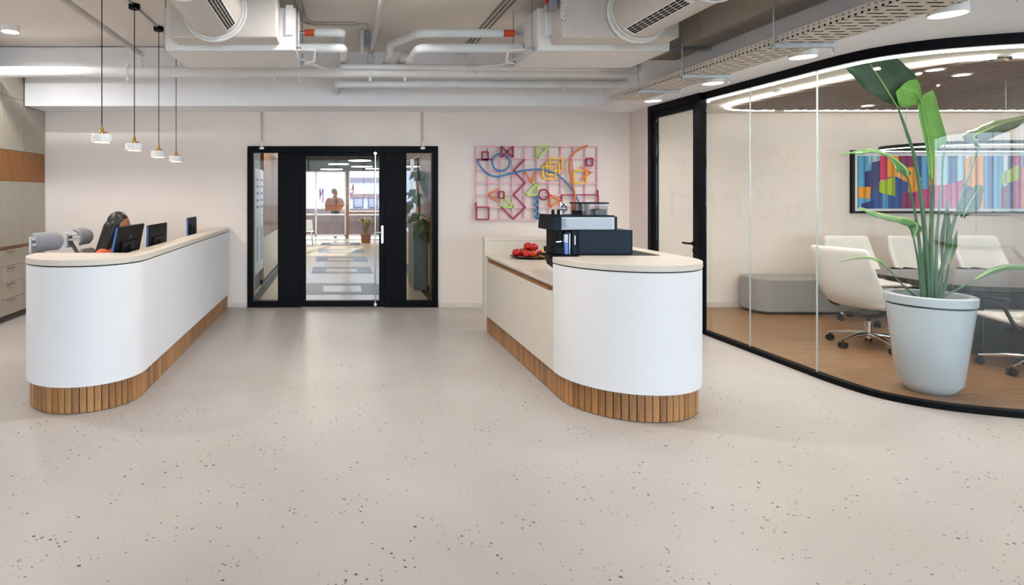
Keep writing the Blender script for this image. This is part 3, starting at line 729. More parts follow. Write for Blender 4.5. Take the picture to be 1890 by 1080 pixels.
# branch pipes running towards the camera
def branch(x, z, y1, r, label, zmain):
    c = B().tube([(x, y1-.05, z), (x, y1+.03, z)], r+.012, 16).tube([(x, y1, z), (x, y1, zmain)], r*.8, 14).box(x-.05, x+.05, y1-.02, y1+.02, z-.065, z-.04).box(x-.03, x+.03, y1-.03, y1+.03, zmain-.03, zmain+.04)
    c.cyl((x+.03, y1, z), (x+.03, y1, 3.449), .005, 8)
    pipe('sprinkler_branch', [(x, 1.0, z), (x, y1, z)], r, M('branch_paint', (206, 202, 200), .5), label, clamps=[c], group='sprinkler branch pipes')
branch(-2.34, 3.25, 6.91, .03, 'diagonal looking branch pipe over the pendant lamps at the left', 3.09)
branch(.385, 3.3, 7.05, .033, 'beige branch pipe on the ceiling between the two fan units', 3.2)
# chilled water pipes of the units
def chilled(pts, r, valve, label):
    e = pipe('chilled_water_pipe', pts, r, insul_m, label, rad=.07, group='insulated water pipes')
    v0, v1 = valve; e_ = Vector(e.location)
    if v1 - v0: 
        z, y = pts[0][2], pts[0][1]
        o = B().cyl((min(v0, v1), y, z), (max(v0, v1), y, z), r*.78, 16).build('orange_valve', M('orange_plastic', (214, 74, 28), .5)); adopt(e, o)
        o = B().cyl((min(v0, v1)-.07, y, z), (min(v0, v1), y, z), .016, 10).cyl((max(v0, v1), y, z), (max(v0, v1)+.07, y, z), .016, 10).build('pipe_fitting', steel_m); adopt(e, o)
chilled([(-.235, 5.7, 3.165), (.03, 5.7, 3.165), (.03, 6.5, 3.27), (.03, 7.66, 3.27)], .042, (-.33, -.24), 'upper pipe stub with orange valve on the left fan unit')
chilled([(-.385, 5.72, 3.02), (.045, 5.72, 3.02), (.045, 6.15, 3.02), (.045, 6.5, 3.165), (.045, 7.66, 3.165)], .044, (0, 0), 'lower pipe stub on the left fan unit')
chilled([(1.60, 5.7, 3.16), (.80, 5.7, 3.16), (.56, 6.38, 3.22), (.57, 6.47, 3.158), (.57, 7.66, 3.158)], .042, (1.61, 1.71), 'upper pipe with orange valve on the right fan unit')
chilled([(1.795, 5.72, 3.02), (.79, 5.72, 3.02), (.76, 6.2, 3.02), (.74, 6.55, 3.16), (.74, 7.66, 3.16)], .044, (0, 0), 'lower pipe joining the right fan unit')
# condensate hoses
for x0, s, side in ((-.39, 1, 'left'), (1.80, -1, 'right')):
    pts = [(x0, 5.9, 2.96), (x0+s*.1, 6.0, 2.93), (x0+s*.3, 6.6, 2.99), (x0+s*.42, 6.78, 3.06)] if s > 0 else [(x0, 5.9, 2.96), (x0-.1, 6.1, 2.94), (x0-.3, 6.78, 3.06)]
    pipe('drain_hose', pts, .013, pipe_m, 'thin white drain hose from the %s fan unit to the drain pipe' % side, 'hose', clamps=[B().bar((x0, 5.66, 2.99), (x0+s*.17, 5.66, 2.985), .03, .02).tube([(x0+s*.16, 5.66, 2.985), (x0+s*.15, 5.75, 2.9), (x0+s*.05, 5.85, 2.9)], .012, 10)], group='drain hoses')
# conduits, junction boxes, brackets
pipe('ceiling_conduit', [(-.42, 2.0, 3.435), (-.40, 6.22, 3.435), (-.33, 6.36, 3.435), (.27, 6.37, 3.435), (.32, 6.40, 3.435), (.32, 6.42, 3.42)], .014, M('conduit_grey', (186, 180, 174), .5), 'grey conduit bending along the ceiling right of the left fan unit', 'conduit', .08)
pipe('ceiling_conduit', [(-.36, 2.0, 3.437), (-.345, 6.16, 3.437), (-.30, 6.31, 3.437), (.20, 6.32, 3.437)], .011, MATS['conduit_grey'], 'second thinner conduit beside the bending grey conduit', 'conduit', .08)
jb = empty('junction_box', (.325, 6.66, 3.27), 0, 'grey junction box hanging from the ceiling beside the central branch pipe', 'junction box')
adopt(jb, B().box(.29, .36, 6.62, 6.70, 3.27, 3.42).build('box', M('box_grey', (142, 150, 160), .4), None, 0, .004), B().cyl((.325, 6.66, 3.42), (.325, 6.66, 3.449), .012, 10).build('stem', steel_m))
def channel(x, y, z0, z1, label, w_=.04):
    e = empty('perforated_bracket', (x, y, z0), 0, label, 'bracket', 'perforated steel brackets')
    n = int((z1-z0)/.035); b = B().box(x-w_/2, x-w_/2+.008, y-.004, y+.02, z0, z1).box(x+w_/2-.008, x+w_/2, y-.004, y+.02, z0, z1)
    for i in range(n+1): b.box(x-w_/2, x+w_/2, y-.004, y, z0+i*(z1-z0-.012)/n, z0+i*(z1-z0-.012)/n+.012)
    b.box(x-w_/2, x+w_/2, y+.018, y+.02, z0, z1)
    adopt(e, b.build('channel', white_m, None, 0))
channel(.262, 6.55, 3.16, 3.449, 'perforated bracket hanging beside the grey junction box between the fan units')
channel(1.915, 4.98, 3.08, 3.449, 'perforated bracket on the left side of the right fan unit')
jb = empty('junction_box', (1.86, 5.1, 3.19), 0, 'grey junction box with red gland on the right fan unit', 'junction box')
adopt(jb, B().box(1.825, 1.89, 5.06, 5.14, 3.19, 3.449).build('box', MATS['box_grey'], None, 0, .004), B().cyl((1.80, 5.1, 3.27), (1.825, 5.1, 3.27), .016, 12).build('red_gland', M('red_plastic', (190, 30, 36), .4)))
for i, dx in enumerate((0, .05, .1)):
    pipe('ceiling_conduit', [(1.62+dx, 1.5, 3.44), (1.58+dx, 6.1, 3.44), (1.58+dx, 7.66, 3.44)], .009, M('conduit_taupe', (140, 126, 114), .5), ('left', 'middle', 'right')[i]+' one of three thin ceiling conduits beside the right fan unit', 'conduit', group='three thin conduits')
# exit sign hung edge-on
es = empty('hanging_sign', (.1, 4.95, 3.25), 0, 'thin green and white hanging sign seen edge-on at the top of the picture', 'sign')
adopt(es, B().box(.096, .104, 4.8, 5.12, 3.26, 3.40).build('panel', M('sign_white', (236, 240, 238), .4), None, 0), B().box(.0935, .096, 4.8, 5.12, 3.29, 3.40).box(.104, .1065, 4.8, 5.12, 3.29, 3.40).build('green_face', M('sign_green', (30, 140, 90), .4), None, 0), B().cyl((.1, 4.88, 3.40), (.1, 4.88, 3.449), .003, 6).cyl((.1, 5.04, 3.40), (.1, 5.04, 3.449), .003, 6).build('hanger', steel_m))
# rectangular duct on the right
rd_ = empty('rectangular_duct', (3.34, 3.6, 2.976), 0, 'large beige rectangular duct along the dark ceiling gap at the right', 'air duct')
gd = M('rect_duct', (176, 166, 154), .6, var=.02)
adopt(rd_, B().box(3.2, 3.49, 5.2, 6.05, 2.976, 3.38).build('duct_section', gd, None, 0, .004), B().box(3.2, 3.49, 3.7, 5.194, 2.976, 3.38).build('duct_section', gd, None, 0, .004), B().box(3.2, 3.49, 1.0, 3.694, 2.976, 3.38).build('duct_section', gd, None, 0, .004))
for y in (5.5, 3.9):
    o = B().box(3.06, 3.49, y-.02, y+.02, 2.94, 2.975).cyl((3.08, y, 2.92), (3.08, y, 3.449), .005, 8).build('support_strut', steel_m, None, 0); adopt(rd_, o)
# perforated cable tray with its trapeze supports
def tray_mat():
    m = bpy.data.materials.new('tray_perforated'); m.use_nodes = True; nt = m.node_tree; N = nt.nodes; L = nt.links
    p = N['Principled BSDF']; p.inputs['Base Color'].default_value = rgb(214, 206, 196); p.inputs['Roughness'].default_value = .5
    tc = N.new('ShaderNodeTexCoord'); sp = N.new('ShaderNodeSeparateXYZ'); L.new(tc.outputs['Object'], sp.inputs[0])
    def ma(op, a, b=None):
        n = N.new('ShaderNodeMath'); n.operation = op
        for i, v in enumerate((a, b)):
            if v is None: continue
            if isinstance(v, (int, float)): n.inputs[i].default_value = v
            else: L.new(v, n.inputs[i])
        return n.outputs[0]
    vy = ma('MULTIPLY', sp.outputs[1], 15.0); row = ma('FLOOR', vy); fy = ma('FRACT', vy)
    vx = ma('ADD', ma('MULTIPLY', sp.outputs[0], 7.0), ma('MULTIPLY', row, .37)); fx = ma('FRACT', vx)
    a = ma('MULTIPLY', ma('LESS_THAN', fy, .3), ma('LESS_THAN', fx, .72))
    geo = N.new('ShaderNodeNewGeometry'); sn = N.new('ShaderNodeSeparateXYZ'); L.new(geo.outputs['Normal'], sn.inputs[0])
    flat = ma('GREATER_THAN', ma('ABSOLUTE', sn.outputs[2]), .5)
    # square holes in the side flange
    vy2 = ma('MULTIPLY', sp.outputs[1], 22.0); fy2 = ma('FRACT', vy2); vz2 = ma('MULTIPLY', sp.outputs[2], 36.0); fz2 = ma('FRACT', vz2)
    b = ma('MULTIPLY', ma('MULTIPLY', ma('LESS_THAN', fy2, .42), ma('LESS_THAN', fz2, .5)), ma('SUBTRACT', 1.0, flat))
    fac = ma('ADD', ma('MULTIPLY', a, flat), b)
    tr = N.new('ShaderNodeBsdfTransparent'); mx = N.new('ShaderNodeMixShader'); L.new(fac, mx.inputs[0]); L.new(p.outputs[0], mx.inputs[1]); L.new(tr.outputs[0], mx.inputs[2])
    L.new(mx.outputs[0], N['Material Output'].inputs[0]); return m
ct = empty('cable_tray', (3.37, 3.6, 2.69), 0, 'perforated cream cable tray running towards the camera above the glass wall', 'cable tray')
o = B().box(3.18, 3.56, .8, 6.85, 2.69, 2.692).box(3.18, 3.182, .8, 6.85, 2.692, 2.745).box(3.558, 3.56, .8, 6.85, 2.692, 2.742).build('tray', tray_mat(), None, 0); adopt(ct, o)
for y in (6.18, 5.39, 4.26, 3.1, 1.9):
    o = B().box(3.16, 3.61, y-.018, y+.018, 2.662, 2.689).cyl((3.165, y, 2.62), (3.165, y, 3.449), .006, 8).cyl((3.6, y, 2.615), (3.6, y, 2.744), .006, 8).build('trapeze_support', steel_m, None, 0); adopt(ct, o)
for i in range(7):  # dark cables added so the tray holes look dark
    x = 3.21+i*.052
    setp(B().tube([(x+.008*math.sin(y*1.7+i), y, 2.7125) for y in [.85+j*.3 for j in range(20)]], .019, 8).build('cable', M('tray_hole_dark', (46, 42, 40), .6)), 'dark cable added in the perforated cable tray to darken its holes', 'cable', 'added dark cables in the cable tray')
# surface downlights
dl_names = ['surface downlight nearest the meeting room door', 'second surface downlight from the meeting room door', 'third surface downlight from the meeting room door', 'largest looking surface downlight at the top right edge']
def downlight(x, y, ztop, label, en, r=.092, h=.072, grp='surface downlights beside the cable tray'):
    e = empty('downlight', (x, y, ztop-h), 0, label, 'downlight', grp)
    B().lathe([(r-.006, .012), (r-.006, .002), (r, 0), (r, h), (0, h)], n=36).build('housing', white_m, e)
    B().lathe([(0, .004), (r-.006, .004), (r-.006, .012), (0, .012)], n=36).build('lens', lens_m, e)
    a = area('downlight_light', (0, 0, -.004), (0, 0, 0), r*1.7, 0, en, color=(1, .96, .91), shape='DISK', spread=2.9); a.parent = e
for i, y in enumerate((6.82, 5.73, 4.62, 3.52)): downlight(3.665, y, 2.745, dl_names[i], 11)
downlight(3.665, 2.42, 2.745, 'surface downlight above and right of the camera, out of view', 9)
downlight(-3.62, 6.45, 3.45, 'surface downlight on the ceiling at the top left corner', 26, grp='ceiling downlights')
for i, (x, y) in enumerate(((-3.6, 3.2), (-1.9, 2.2), (.6, 3.4), (.6, 1.0), (1.7, 2.2), (.15, 4.75), (-3.7, 4.9))):  # unseen lamps added to brighten the rear of the room
    downlight(x, y, 3.45, 'added fill downlight on the ceiling, out of view, ' + ('over the left foreground', 'left of the camera', 'in front of the camera', 'right above the camera', 'right of the camera', 'over the gap between the desks', 'above the left duct side')[i], (8, 4, 14, 3, 4, 50, 34)[i], grp='ceiling downlights')
# ------------------------------------------------------------------ coffee machine on the counter
cm_ = empty('coffee_machine', (2.0, 4.98, 1.1), 0, 'dark navy coffee machine with white side panel and bean hopper on the counter', 'coffee machine')
mt = B().box(1.945, 2.58, 4.70, 5.2, 1.1005, 1.104); setp(mt.build('rubber_mat', M('rubber_black', (30, 29, 28), .8), None, 0), 'thin black mat under the coffee machine', 'mat')
Z0 = 1.105; Y0 = 4.725; Y1 = 5.06
def mp(*a): adopt(cm_, *a)
mp(B().box(1.93, 2.375, Y0, Y1, Z0, 1.303).build('side_housing', navy_m, None, 0, .004))
mp(B().box(1.945, 2.36, Y0-.003, Y0, Z0+.012, 1.292).build('side_panel', M('machine_side', (30, 42, 58), .4, spec=.12), None, 0))
mp(B().box(1.80, 2.235, Y0+.01, Y1, 1.305, 1.408).build('upper_body', M('machine_white', (196, 204, 212), .45), None, 0, .006))
mp(B().box(1.845, 2.215, Y0+.006, Y0+.0095, 1.315, 1.396).build('upper_panel', M('machine_panel', (176, 188, 204), .45), None, 0, .002))
mp(B().box(2.236, 2.255, Y0+.01, Y1, 1.305, 1.412).box(1.78, 2.235, Y0+.012, Y1, 1.409, 1.422).build('trim', navy_m, None, 0, .003))
for i in range(5): mp(B().box(1.806+i*.007, 1.809+i*.007, Y0+.007, Y0+.0099, 1.318, 1.398).build('vent_fin', M('fin_grey', (150, 158, 168), .4), None, 0))
mp(B().prism([(1.728, 1.30), (1.80, 1.30), (1.80, 1.408), (1.728, 1.413)], Y0, Y1-.06, 'y').build('head', navy_m, None, 0, .004))
mp(B().prism([(1.700, 1.306), (1.7275, 1.300), (1.7275, 1.424), (1.708, 1.430)], Y0-.01, Y1-.07, 'y').build('display_beak', blk_plastic, None, 0, .004))
mp(B().box(1.795, 1.93, Y0+.06, Y1, Z0, 1.30).build('front_column', M('machine_black', (8, 11, 20), .4, spec=.12), None, 0, .003))
mp(B().box(1.885, 1.929, Y0+.002, Y0+.06, Z0, 1.3).build('corner_column', navy_m, None, 0, .004))
mp(B().cyl((1.907, Y0-.002, Z0+.08), (1.907, Y0-.002, 1.26), .006, 10).build('steam_wand', chrome_m))
mp(B().box(1.838, 1.868, Y0+.03, Y0+.058, Z0, 1.20).build('milk_tank', M('milk_blue_glow', (88, 126, 205), .3, emit=.15), None, 0, .002), B().box(1.836, 1.866, Y0+.03, Y0+.058, 1.2, 1.268).build('milk_tank_top', M('milk_white', (206, 220, 246), .3), None, 0, .002))  # faint glow added to the blue of the tank
mp(B().box(1.872, 1.877, Y0+.02, Y0+.05, Z0, 1.275).build('tube', chrome_m, None, 0))
mp(B().box(1.835, 1.882, Y0+.02, Y0+.058, 1.272, 1.292).build('tank_bracket', blk_plastic, None, 0, .003))
mp(B().bar((1.775, Y0+.055, 1.203), (1.82, Y0+.055, 1.208), .012, .008).build('spout', chrome_m, None, 0))
mp(B().box(1.755, 1.83, Y0+.02, Y0+.058, Z0, 1.165).box(1.755, 1.7945, Y0+.06, Y1-.05, Z0, 1.15).build('cup_stage', blk_plastic, None, 0, .004))
mp(B().prism([(1.70, 1.098), (1.935, 1.104), (1.935, .935), (1.86, .935), (1.775, 1.0), (1.75, 1.065), (1.70, 1.08)], Y0-.005, Y0+.26, 'y').build('drip_tray', M('tray_black', (14, 18, 24), .5, spec=.15), None, 0, .003))
for x in (1.775, 1.822): mp(B().lathe([(0, 0), (.013, 0), (.014, .03), (.009, .044), (0, .045)], (x, Y0+.12, 1.422), 14).build('knob', blk_plastic))
# round emblem on a chrome stand
ec = Vector((1.878, Y0+.16, 1.475))
mp(B().tube([ec+Vector((.029*math.cos(t*PI/16), 0, .034*math.sin(t*PI/16))) for t in range(32)], .005, 8, closed=True).box(1.85, 1.858, ec.y-.004, ec.y+.004, 1.42, 1.525).build('emblem_ring', chrome_m))
mp(B().prism([(ec.x+.026*math.cos(t*PI/16), ec.z+.031*math.sin(t*PI/16)) for t in range(32)], ec.y-.004, ec.y+.004, 'y').build('emblem_disc', M('emblem_black', (24, 24, 26), .3)))
lt = B()
for i in range(6): lt.box(ec.x-.017+i*.006, ec.x-.0125+i*.006, ec.y-.0055, ec.y-.0041, ec.z-.004, ec.z+.004)
lt.box(ec.x-.006, ec.x+.006, ec.y-.0055, ec.y-.0041, ec.z+.012, ec.z+.015); mp(lt.build('emblem_lettering', white_m, None, 0))
# bean hopper
hx0, hx1 = 1.985, 2.20
hop = B(); t = .004
hop.prism([(hx0+.006, 1.423), (hx1-.008, 1.423), (hx1, 1.512), (hx0, 1.512)], Y0+.05, Y0+.05+t, 'y').prism([(hx0+.006, 1.423), (hx1-.008, 1.423), (hx1, 1.512), (hx0, 1.512)], Y1-.05-t, Y1-.05, 'y')
hop.box(hx0+.002, hx0+.006, Y0+.055, Y1-.055, 1.423, 1.512).box(hx1-.008, hx1-.003, Y0+.055, Y1-.055, 1.423, 1.512)
mp(hop.build('hopper', glass_mat('hopper_plastic', (.86, .88, .90), 1.4), None, 0))
mp(B().box(hx0-.008, hx1+.006, Y0+.045, Y1-.045, 1.513, 1.526).build('hopper_lid', blk_plastic, None, 0, .003))
bn = B().prism([(hx0+.07, 1.424), (hx1-.012, 1.424), (hx1-.008, 1.462), (hx1-.06, 1.470), (hx0+.07, 1.458)], Y0+.056, Y1-.056, 'y').box(hx0+.008, hx0+.062, Y0+.056, Y1-.056, 1.424, 1.455)
mp(bn.build('coffee_beans', M('beans', (36, 30, 34), .5, var=.3, scale=120), None, 0))
mp(B().cyl((hx0+.035, Y0+.09, 1.455), (hx0+.035, Y0+.09, 1.51), .008, 10).box(hx0+.063, hx0+.067, Y0+.06, Y1-.06, 1.424, 1.51).build('hopper_divider', lt_pl))
# ------------------------------------------------------------------ fruit
px_, py_ = 2.085, 6.38
pl = empty('fruit_plate', (px_, py_, .892), 0, 'dark oval fruit plate on the lower worktop', 'plate')
B().lathe([(0, .0005), (.13, .0005), (.20, .018), (.212, .026), (.205, .029), (.125, .010), (0, .008)], n=40, sx=1.02, sy=.78).build('dish', M('plate_dark', (52, 48, 46), .4), pl)
red_m = M('apple_red', (196, 34, 28), .3, var=.2, scale=18); red2 = M('apple_orange_red', (208, 74, 34), .35, var=.25, scale=20); yel_m = M('banana_yellow', (236, 196, 40), .5, var=.08, scale=20); grn_m = M('banana_green', (120, 128, 40), .5)
def apple(x, y, z, r, label, mat=None, sx=1):
    e = empty('apple', (px_+x*1.0, py_+y*1.12, .892+z*1.02-r*.84), random.random()*6, label, 'apple', 'red apples on the fruit plate')
    e.rotation_euler = (random.uniform(-.5, .5), random.uniform(-.5, .5), random.random()*6)
    prof = [(0, r*.28), (r*.16, r*.14), (r*.45, r*.02), (r*.8, r*.22), (r*1.0, r*.7), (r*.99, r*1.05), (r*.82, r*1.46), (r*.5, r*1.68), (r*.22, r*1.62), (0, r*1.42)]
    c = cat_rom([Vector((a, 0, b)) for a, b in prof], 3)
    B().lathe([(max(p.x, 0) if 0 < i < len(c)-1 else 0, p.z) for i, p in enumerate(c)], n=20, sx=sx).build('fruit', mat or red_m, e, 80)
    B().cyl((0, 0, r*1.42), (r*.12, 0, r*1.95), r*.05, 6).build('stem', M('stem_brown', (80, 56, 34), .7), e)
apple(-.15, -.03, .062, .044, 'red apple leaning out at the left end of the fruit plate', sx=1.15)
apple(-.085, -.085, .065, .045, 'front left red apple on the fruit plate with stem hollow showing')
apple(.005, -.095, .062, .041, 'orange red apple at the front middle of the fruit plate', red2)
apple(-.07, .06, .062, .045, 'red apple at the back left of the fruit plate')
apple(-.025, -.01, .128, .046, 'red apple on top in the middle of the fruit pile', sx=1.1)
apple(.055, -.02, .122, .048, 'large red apple on top at the right of the fruit pile', sx=1.2)
apple(.04, .075, .062, .044, 'red apple hidden at the back right of the fruit pile')
apple(.085, -.085, .058, .040, 'small red apple at the front right of the fruit plate beside the bananas')
def banana(pts, r, label, mat):
    e = empty('banana', Vector(pts[0])+Vector((px_, py_, .892)), 0, label, 'banana', 'bananas on the fruit plate')
    q = [Vector(p)-Vector(pts[0]) for p in pts]; c = cat_rom(q, 5); n = len(c)
    B().tube(c, [r*(.35+.65*min(1, 4*i/n, 4*(n-1-i)/n)) for i in range(n)], 8).build('fruit', mat, e, 30)
    B().cyl(c[-1], c[-1]+(c[-1]-c[-2]).normalized()*.02, r*.3, 6).build('stem', M('banana_tip', (60, 46, 30), .7), e)
banana([(.06, -.13, .05), (.09, -.12, .06), (.12, -.095, .085), (.135, -.06, .115)], .02, 'upper yellow banana at the right end of the fruit plate', yel_m)
banana([(.075, -.15, .042), (.12, -.14, .046), (.155, -.11, .06), (.175, -.07, .085)], .019, 'lower yellow banana at the right edge of the fruit plate', yel_m)
banana([(.055, -.125, .036), (.085, -.12, .034), (.12, -.135, .036), (.15, -.13, .05)], .016, 'dull green banana below the yellow ones', grn_m)
# ------------------------------------------------------------------ wall art of coloured rods
AX0, AZ1, CELL = wx(877.5), wz(271), 22.25*WY/F
art = empty('rod_wall_art', (AX0, WY, AZ1-6*CELL), 0, 'wall sculpture of pink rod grid with blue, orange, yellow and magenta rod shapes', 'wall art')
pink = M('rod_pink', (232, 172, 190), .5); mag = M('rod_magenta', (158, 40, 92), .5); blue = M('rod_blue', (72, 130, 186), .5); orange = M('rod_orange', (222, 116, 44), .5); yellow = M('rod_yellow', (240, 186, 60), .5); green = M('rod_green', (178, 212, 98), .5)
H6 = 6*CELL
def G(u, v, d=-.05): return Vector((u*CELL, d, H6-v*CELL))
for i in range(11): B().bar(G(i, -.04, -.035), G(i, 6.04, -.035), .016, .018, (0, 1, 0)).build('grid_rod', pink, art, 0)
for j in range(7): B().bar(G(-.04, j, -.048), G(10.04, j, -.048), .016, .012, (0, 1, 0)).build('grid_rod', pink, art, 0)
for u, v in ((0, 0), (10, 0), (0, 6), (10, 6), (5, 0), (5, 6)): B().cyl(G(u, v, 0), G(u, v, -.03), .006, 8).build('wall_pin', pink, art)
def poly(name, pts, mat, closed=True, r=.0125, d=-.064):
    b = B(); q = [G(u, v, d) for u, v in pts]
    for a, c in zip(q, q[1:]+([q[0]] if closed else [])): b.bar(a, c, r*2, r*1.2, (0, 1, 0))
    b.build(name, mat, art, 0)
def curve(name, pts, mat, closed=False, r=.013, d=-.072):
    q = [G(u, v, d) for u, v in pts]
    c = q if closed else cat_rom(q, 8)
    B().tube(c, r, 8, closed=closed).build(name, mat, art)
def Z(x, y): return ((x-92)/155.3, (y-78)/156.7)          # crop pixels of the art -> grid units
poly('rod_square', [Z(165, 148), Z(240, 148), Z(240, 248), Z(165, 248)], mag); poly('rod_line', [Z(92, 248), Z(298, 248)], mag, False)
curve('rod_circle', [Z(401+110*math.cos(t*PI/24), 285+110*math.sin(t*PI/24)) for t in range(48)], blue, True, d=-.08)
poly('rod_bow_tie', [Z(402, 80), Z(550, 220), Z(550, 80), Z(402, 220)], mag, d=-.095)
poly('rod_zigzag', [Z(712, 243), Z(565, 393), Z(714, 548), Z(565, 705), Z(716, 862), Z(562, 1016), Z(408, 862)], mag, False)
curve('rod_wave', [Z(88, 236), Z(140, 340), Z(235, 435), Z(340, 466), Z(440, 452), Z(560, 418), Z(700, 388), Z(870, 374), Z(1000, 396), Z(1120, 445), Z(1230, 540), Z(1320, 660), Z(1400, 810), Z(1468, 955)], blue, d=-.085)
poly('rod_triangle', [Z(865, 80), Z(1025, 80), Z(868, 235)], green); poly('rod_triangle', [Z(870, 548), Z(872, 703), Z(718, 703)], green); poly('rod_triangle', [Z(404, 705), Z(404, 858), Z(565, 858), Z(450, 740)], green, False)
for a, s in ((1020, 230), ): poly('rod_square', [Z(1026, 232), Z(1186, 232), Z(1186, 390), Z(1026, 390)], yellow)
poly('rod_square', [Z(985, 285), Z(1145, 285), Z(1145, 440), Z(985, 440)], yellow, d=-.075); poly('rod_square', [Z(932, 338), Z(1090, 338), Z(1090, 494), Z(932, 494)], yellow, d=-.088)
poly('rod_square', [Z(1336, 388), Z(1494, 388), Z(1494, 546), Z(1336, 546)], yellow)
poly('rod_chevron', [Z(716, 400), Z(792, 548), Z(868, 400)], orange, False); poly('rod_chevron', [Z(370, 625), Z(242, 706), Z(370, 783)], orange, False); poly('rod_chevron', [Z(1415, 342), Z(1545, 418), Z(1418, 498)], orange, False, d=-.078)
poly('rod_triangle', [Z(1032, 705), Z(1032, 858), Z(1175, 775)], orange)
curve('rod_arc', [Z(1500, 72), Z(1400, 112), Z(1320, 175), Z(1272, 270), Z(1270, 400), Z(1305, 560), Z(1335, 690), Z(1345, 820), Z(1340, 950)], orange, d=-.098)
curve('rod_circle', [Z(950+64*math.cos(t*PI/24), 698+64*math.sin(t*PI/24)) for t in range(48)], mag, True, d=-.066)
poly('rod_square', [Z(370, 662), Z(440, 662), Z(440, 745), Z(370, 745)], mag, d=-.075); poly('rod_cross', [Z(404, 668), Z(404, 740), Z(404, 705), Z(428, 725)], green, False, d=-.066, r=.006)
poly('rod_square', [Z(1495, 234), Z(1575, 234), Z(1575, 325), Z(1495, 325)], mag); poly('rod_square', [Z(92, 862), Z(248, 862), Z(248, 1020), Z(92, 1020)], mag, r=.011); poly('rod_line', [Z(84, 800), Z(90, 1020)], mag, False)
poly('rod_frame', [Z(1180, 1010), Z(1180, 703), Z(1648, 703), Z(1648, 1010)], mag, False, r=.0095); poly('rod_line', [Z(1640, 640), Z(1640, 720)], mag, False)
poly('rod_saw', [Z(870, 715), Z(835, 745), Z(872, 790), Z(835, 825), Z(872, 870), Z(832, 905), Z(872, 945), Z(835, 985), Z(872, 1018)], blue, False, d=-.07)
poly('rod_line', [Z(872, 712), Z(872, 1018)], blue, False, d=-.07)
# ------------------------------------------------------------------ meeting room
table_m = wood_mat('table_walnut', (34, 27, 26), (62, 50, 47), 2, (1, 14, 1), .18, False)
tb = empty('meeting_table', (7.7, 6.0, 0.002), 0, 'long dark meeting table behind the potted plant', 'table')
def rrect(hx, hy, r, n=8):
    o = []
    for cx, cy, a in ((hx-r, hy-r, 0), (-hx+r, hy-r, PI/2), (-hx+r, -hy+r, PI), (hx-r, -hy+r, 1.5*PI)): o += arc(cx, cy, r, a, a+PI/2, n)
    return o
B().prism(rrect(1.95, .64, .35), .695, .738).build('table_top', table_m, tb, bevel=.004)
B().prism(rrect(1.80, .50, .3), .66, .695).build('under_frame', black_m, tb)
for x in (-1.0, 1.0): B().prism([(x-.4, -.28), (x+.4, -.28), (x+.4, .28), (x-.4, .28)], 0, .66).build('pedestal', M('pedestal_black', (22, 20, 22), .3), tb, 0, .01)
def meeting_chair(loc, rz, label):
    e = empty('meeting_chair', loc, rz, label, 'chair', 'white leather meeting chairs')
    for i in range(5):
        a = 2*PI*i/5+.63; d = Vector((math.cos(a), math.sin(a), 0)); up = Vector((0, 0, 1))
        l = B().tube([d*.02+up*.135, d*.16+up*.125, d*.33+up*.085], [.027, .021, .014], 10).build('base_leg', chrome_m, e)
        t = Vector((-d.y, d.x, 0)); c = d*.325
        B().cyl(c-t*.03+up*.032, c-t*.006+up*.032, .032, 16).cyl(c+t*.006+up*.032, c+t*.03+up*.032, .032, 16).cyl(c+up*.03, c+up*.085, .009, 8).build('caster', blk_plastic, l)
    B().cyl((0, 0, .09), (0, 0, .27), .028).build('column', chrome_m, e); B().cyl((0, 0, .27), (0, 0, .36), .02).build('gas_lift', blk_plastic, e)
    B().prism([(-.2, .36), (.16, .36), (.12, .33), (-.05, .31), (-.2, .335)], -.1, .1, 'y').build('mechanism', blk_plastic, e, 0, .01)
    # one continuous leather shell: seat, curved up into a high back
    prof = [(.26, .455, .25), (.1, .45, .27), (-.08, .435, .285), (-.2, .45, .30), (-.29, .54, .31), (-.335, .70, .315), (-.37, .88, .305), (-.40, 1.05, .285)]
    prof = [tuple(p) for p in cat_rom([Vector(p) for p in prof], 2)]
    b = B(); rows = []
    for i, (x, z, hw) in enumerate(prof):
        u = i/(len(prof)-1); wing = .11*math.exp(-((u-.52)/.28)**2)
        rows.append([b.bm.verts.new((x+wing*abs(t)**3*(1 if z > .47 else .3), hw*t, z+(.04*abs(t)**3 if z < .5 else 0))) for t in [j/5 for j in range(-5, 6)]])
    for r0, r1 in zip(rows, rows[1:]):
        for j in range(10): b._f([r0[j], r0[j+1], r1[j+1], r1[j]])
    o = b.build('shell', leather_m, e, 60); s = o.modifiers.new('solid', 'SOLIDIFY'); s.thickness = .055; s.offset = 0; s2 = o.modifiers.new('sub', 'SUBSURF'); s2.levels = 1; s2.render_levels = 2
    B().prism([(-.16, -.22), (.2, -.23), (.27, -.15), (.27, .15), (.2, .23), (-.16, .22)], .475, .515).build('seat_cushion', leather_m, e, 40, .018, 3)
    for s in (-1, 1):
        B().tube(bend([(-.12, s*.20, .40), (-.12, s*.30, .42), (-.05, s*.335, .62), (.12, s*.335, .65)], .06), .014, 10).box(-.10, .16, s*.335-.03, s*.335+.03, .65, .672).build('armrest', blk_plastic, e, bevel=.006)
    return e
meeting_chair((5.52, 6.1, .002), .2, 'white leather meeting chair at the left end of the dark table')
for i, x in enumerate((6.62, 7.45, 8.3)):
    meeting_chair((x, 7.25, .002), -PI/2, ['white leather chair on the far side of the dark table, nearest the grey bench', 'white leather chair on the far side of the table behind the plant stems', 'white leather chair on the far side of the table at the right photo edge'][i])
meeting_chair((6.2, 5.22, .002), PI/2, 'meeting chair on the near side of the table, only its chrome base in view')
bn_ = empty('grey_bench', (6.4, 7.94, .002), 0, 'low grey felt bench with rounded corners against the meeting room wall', 'bench')
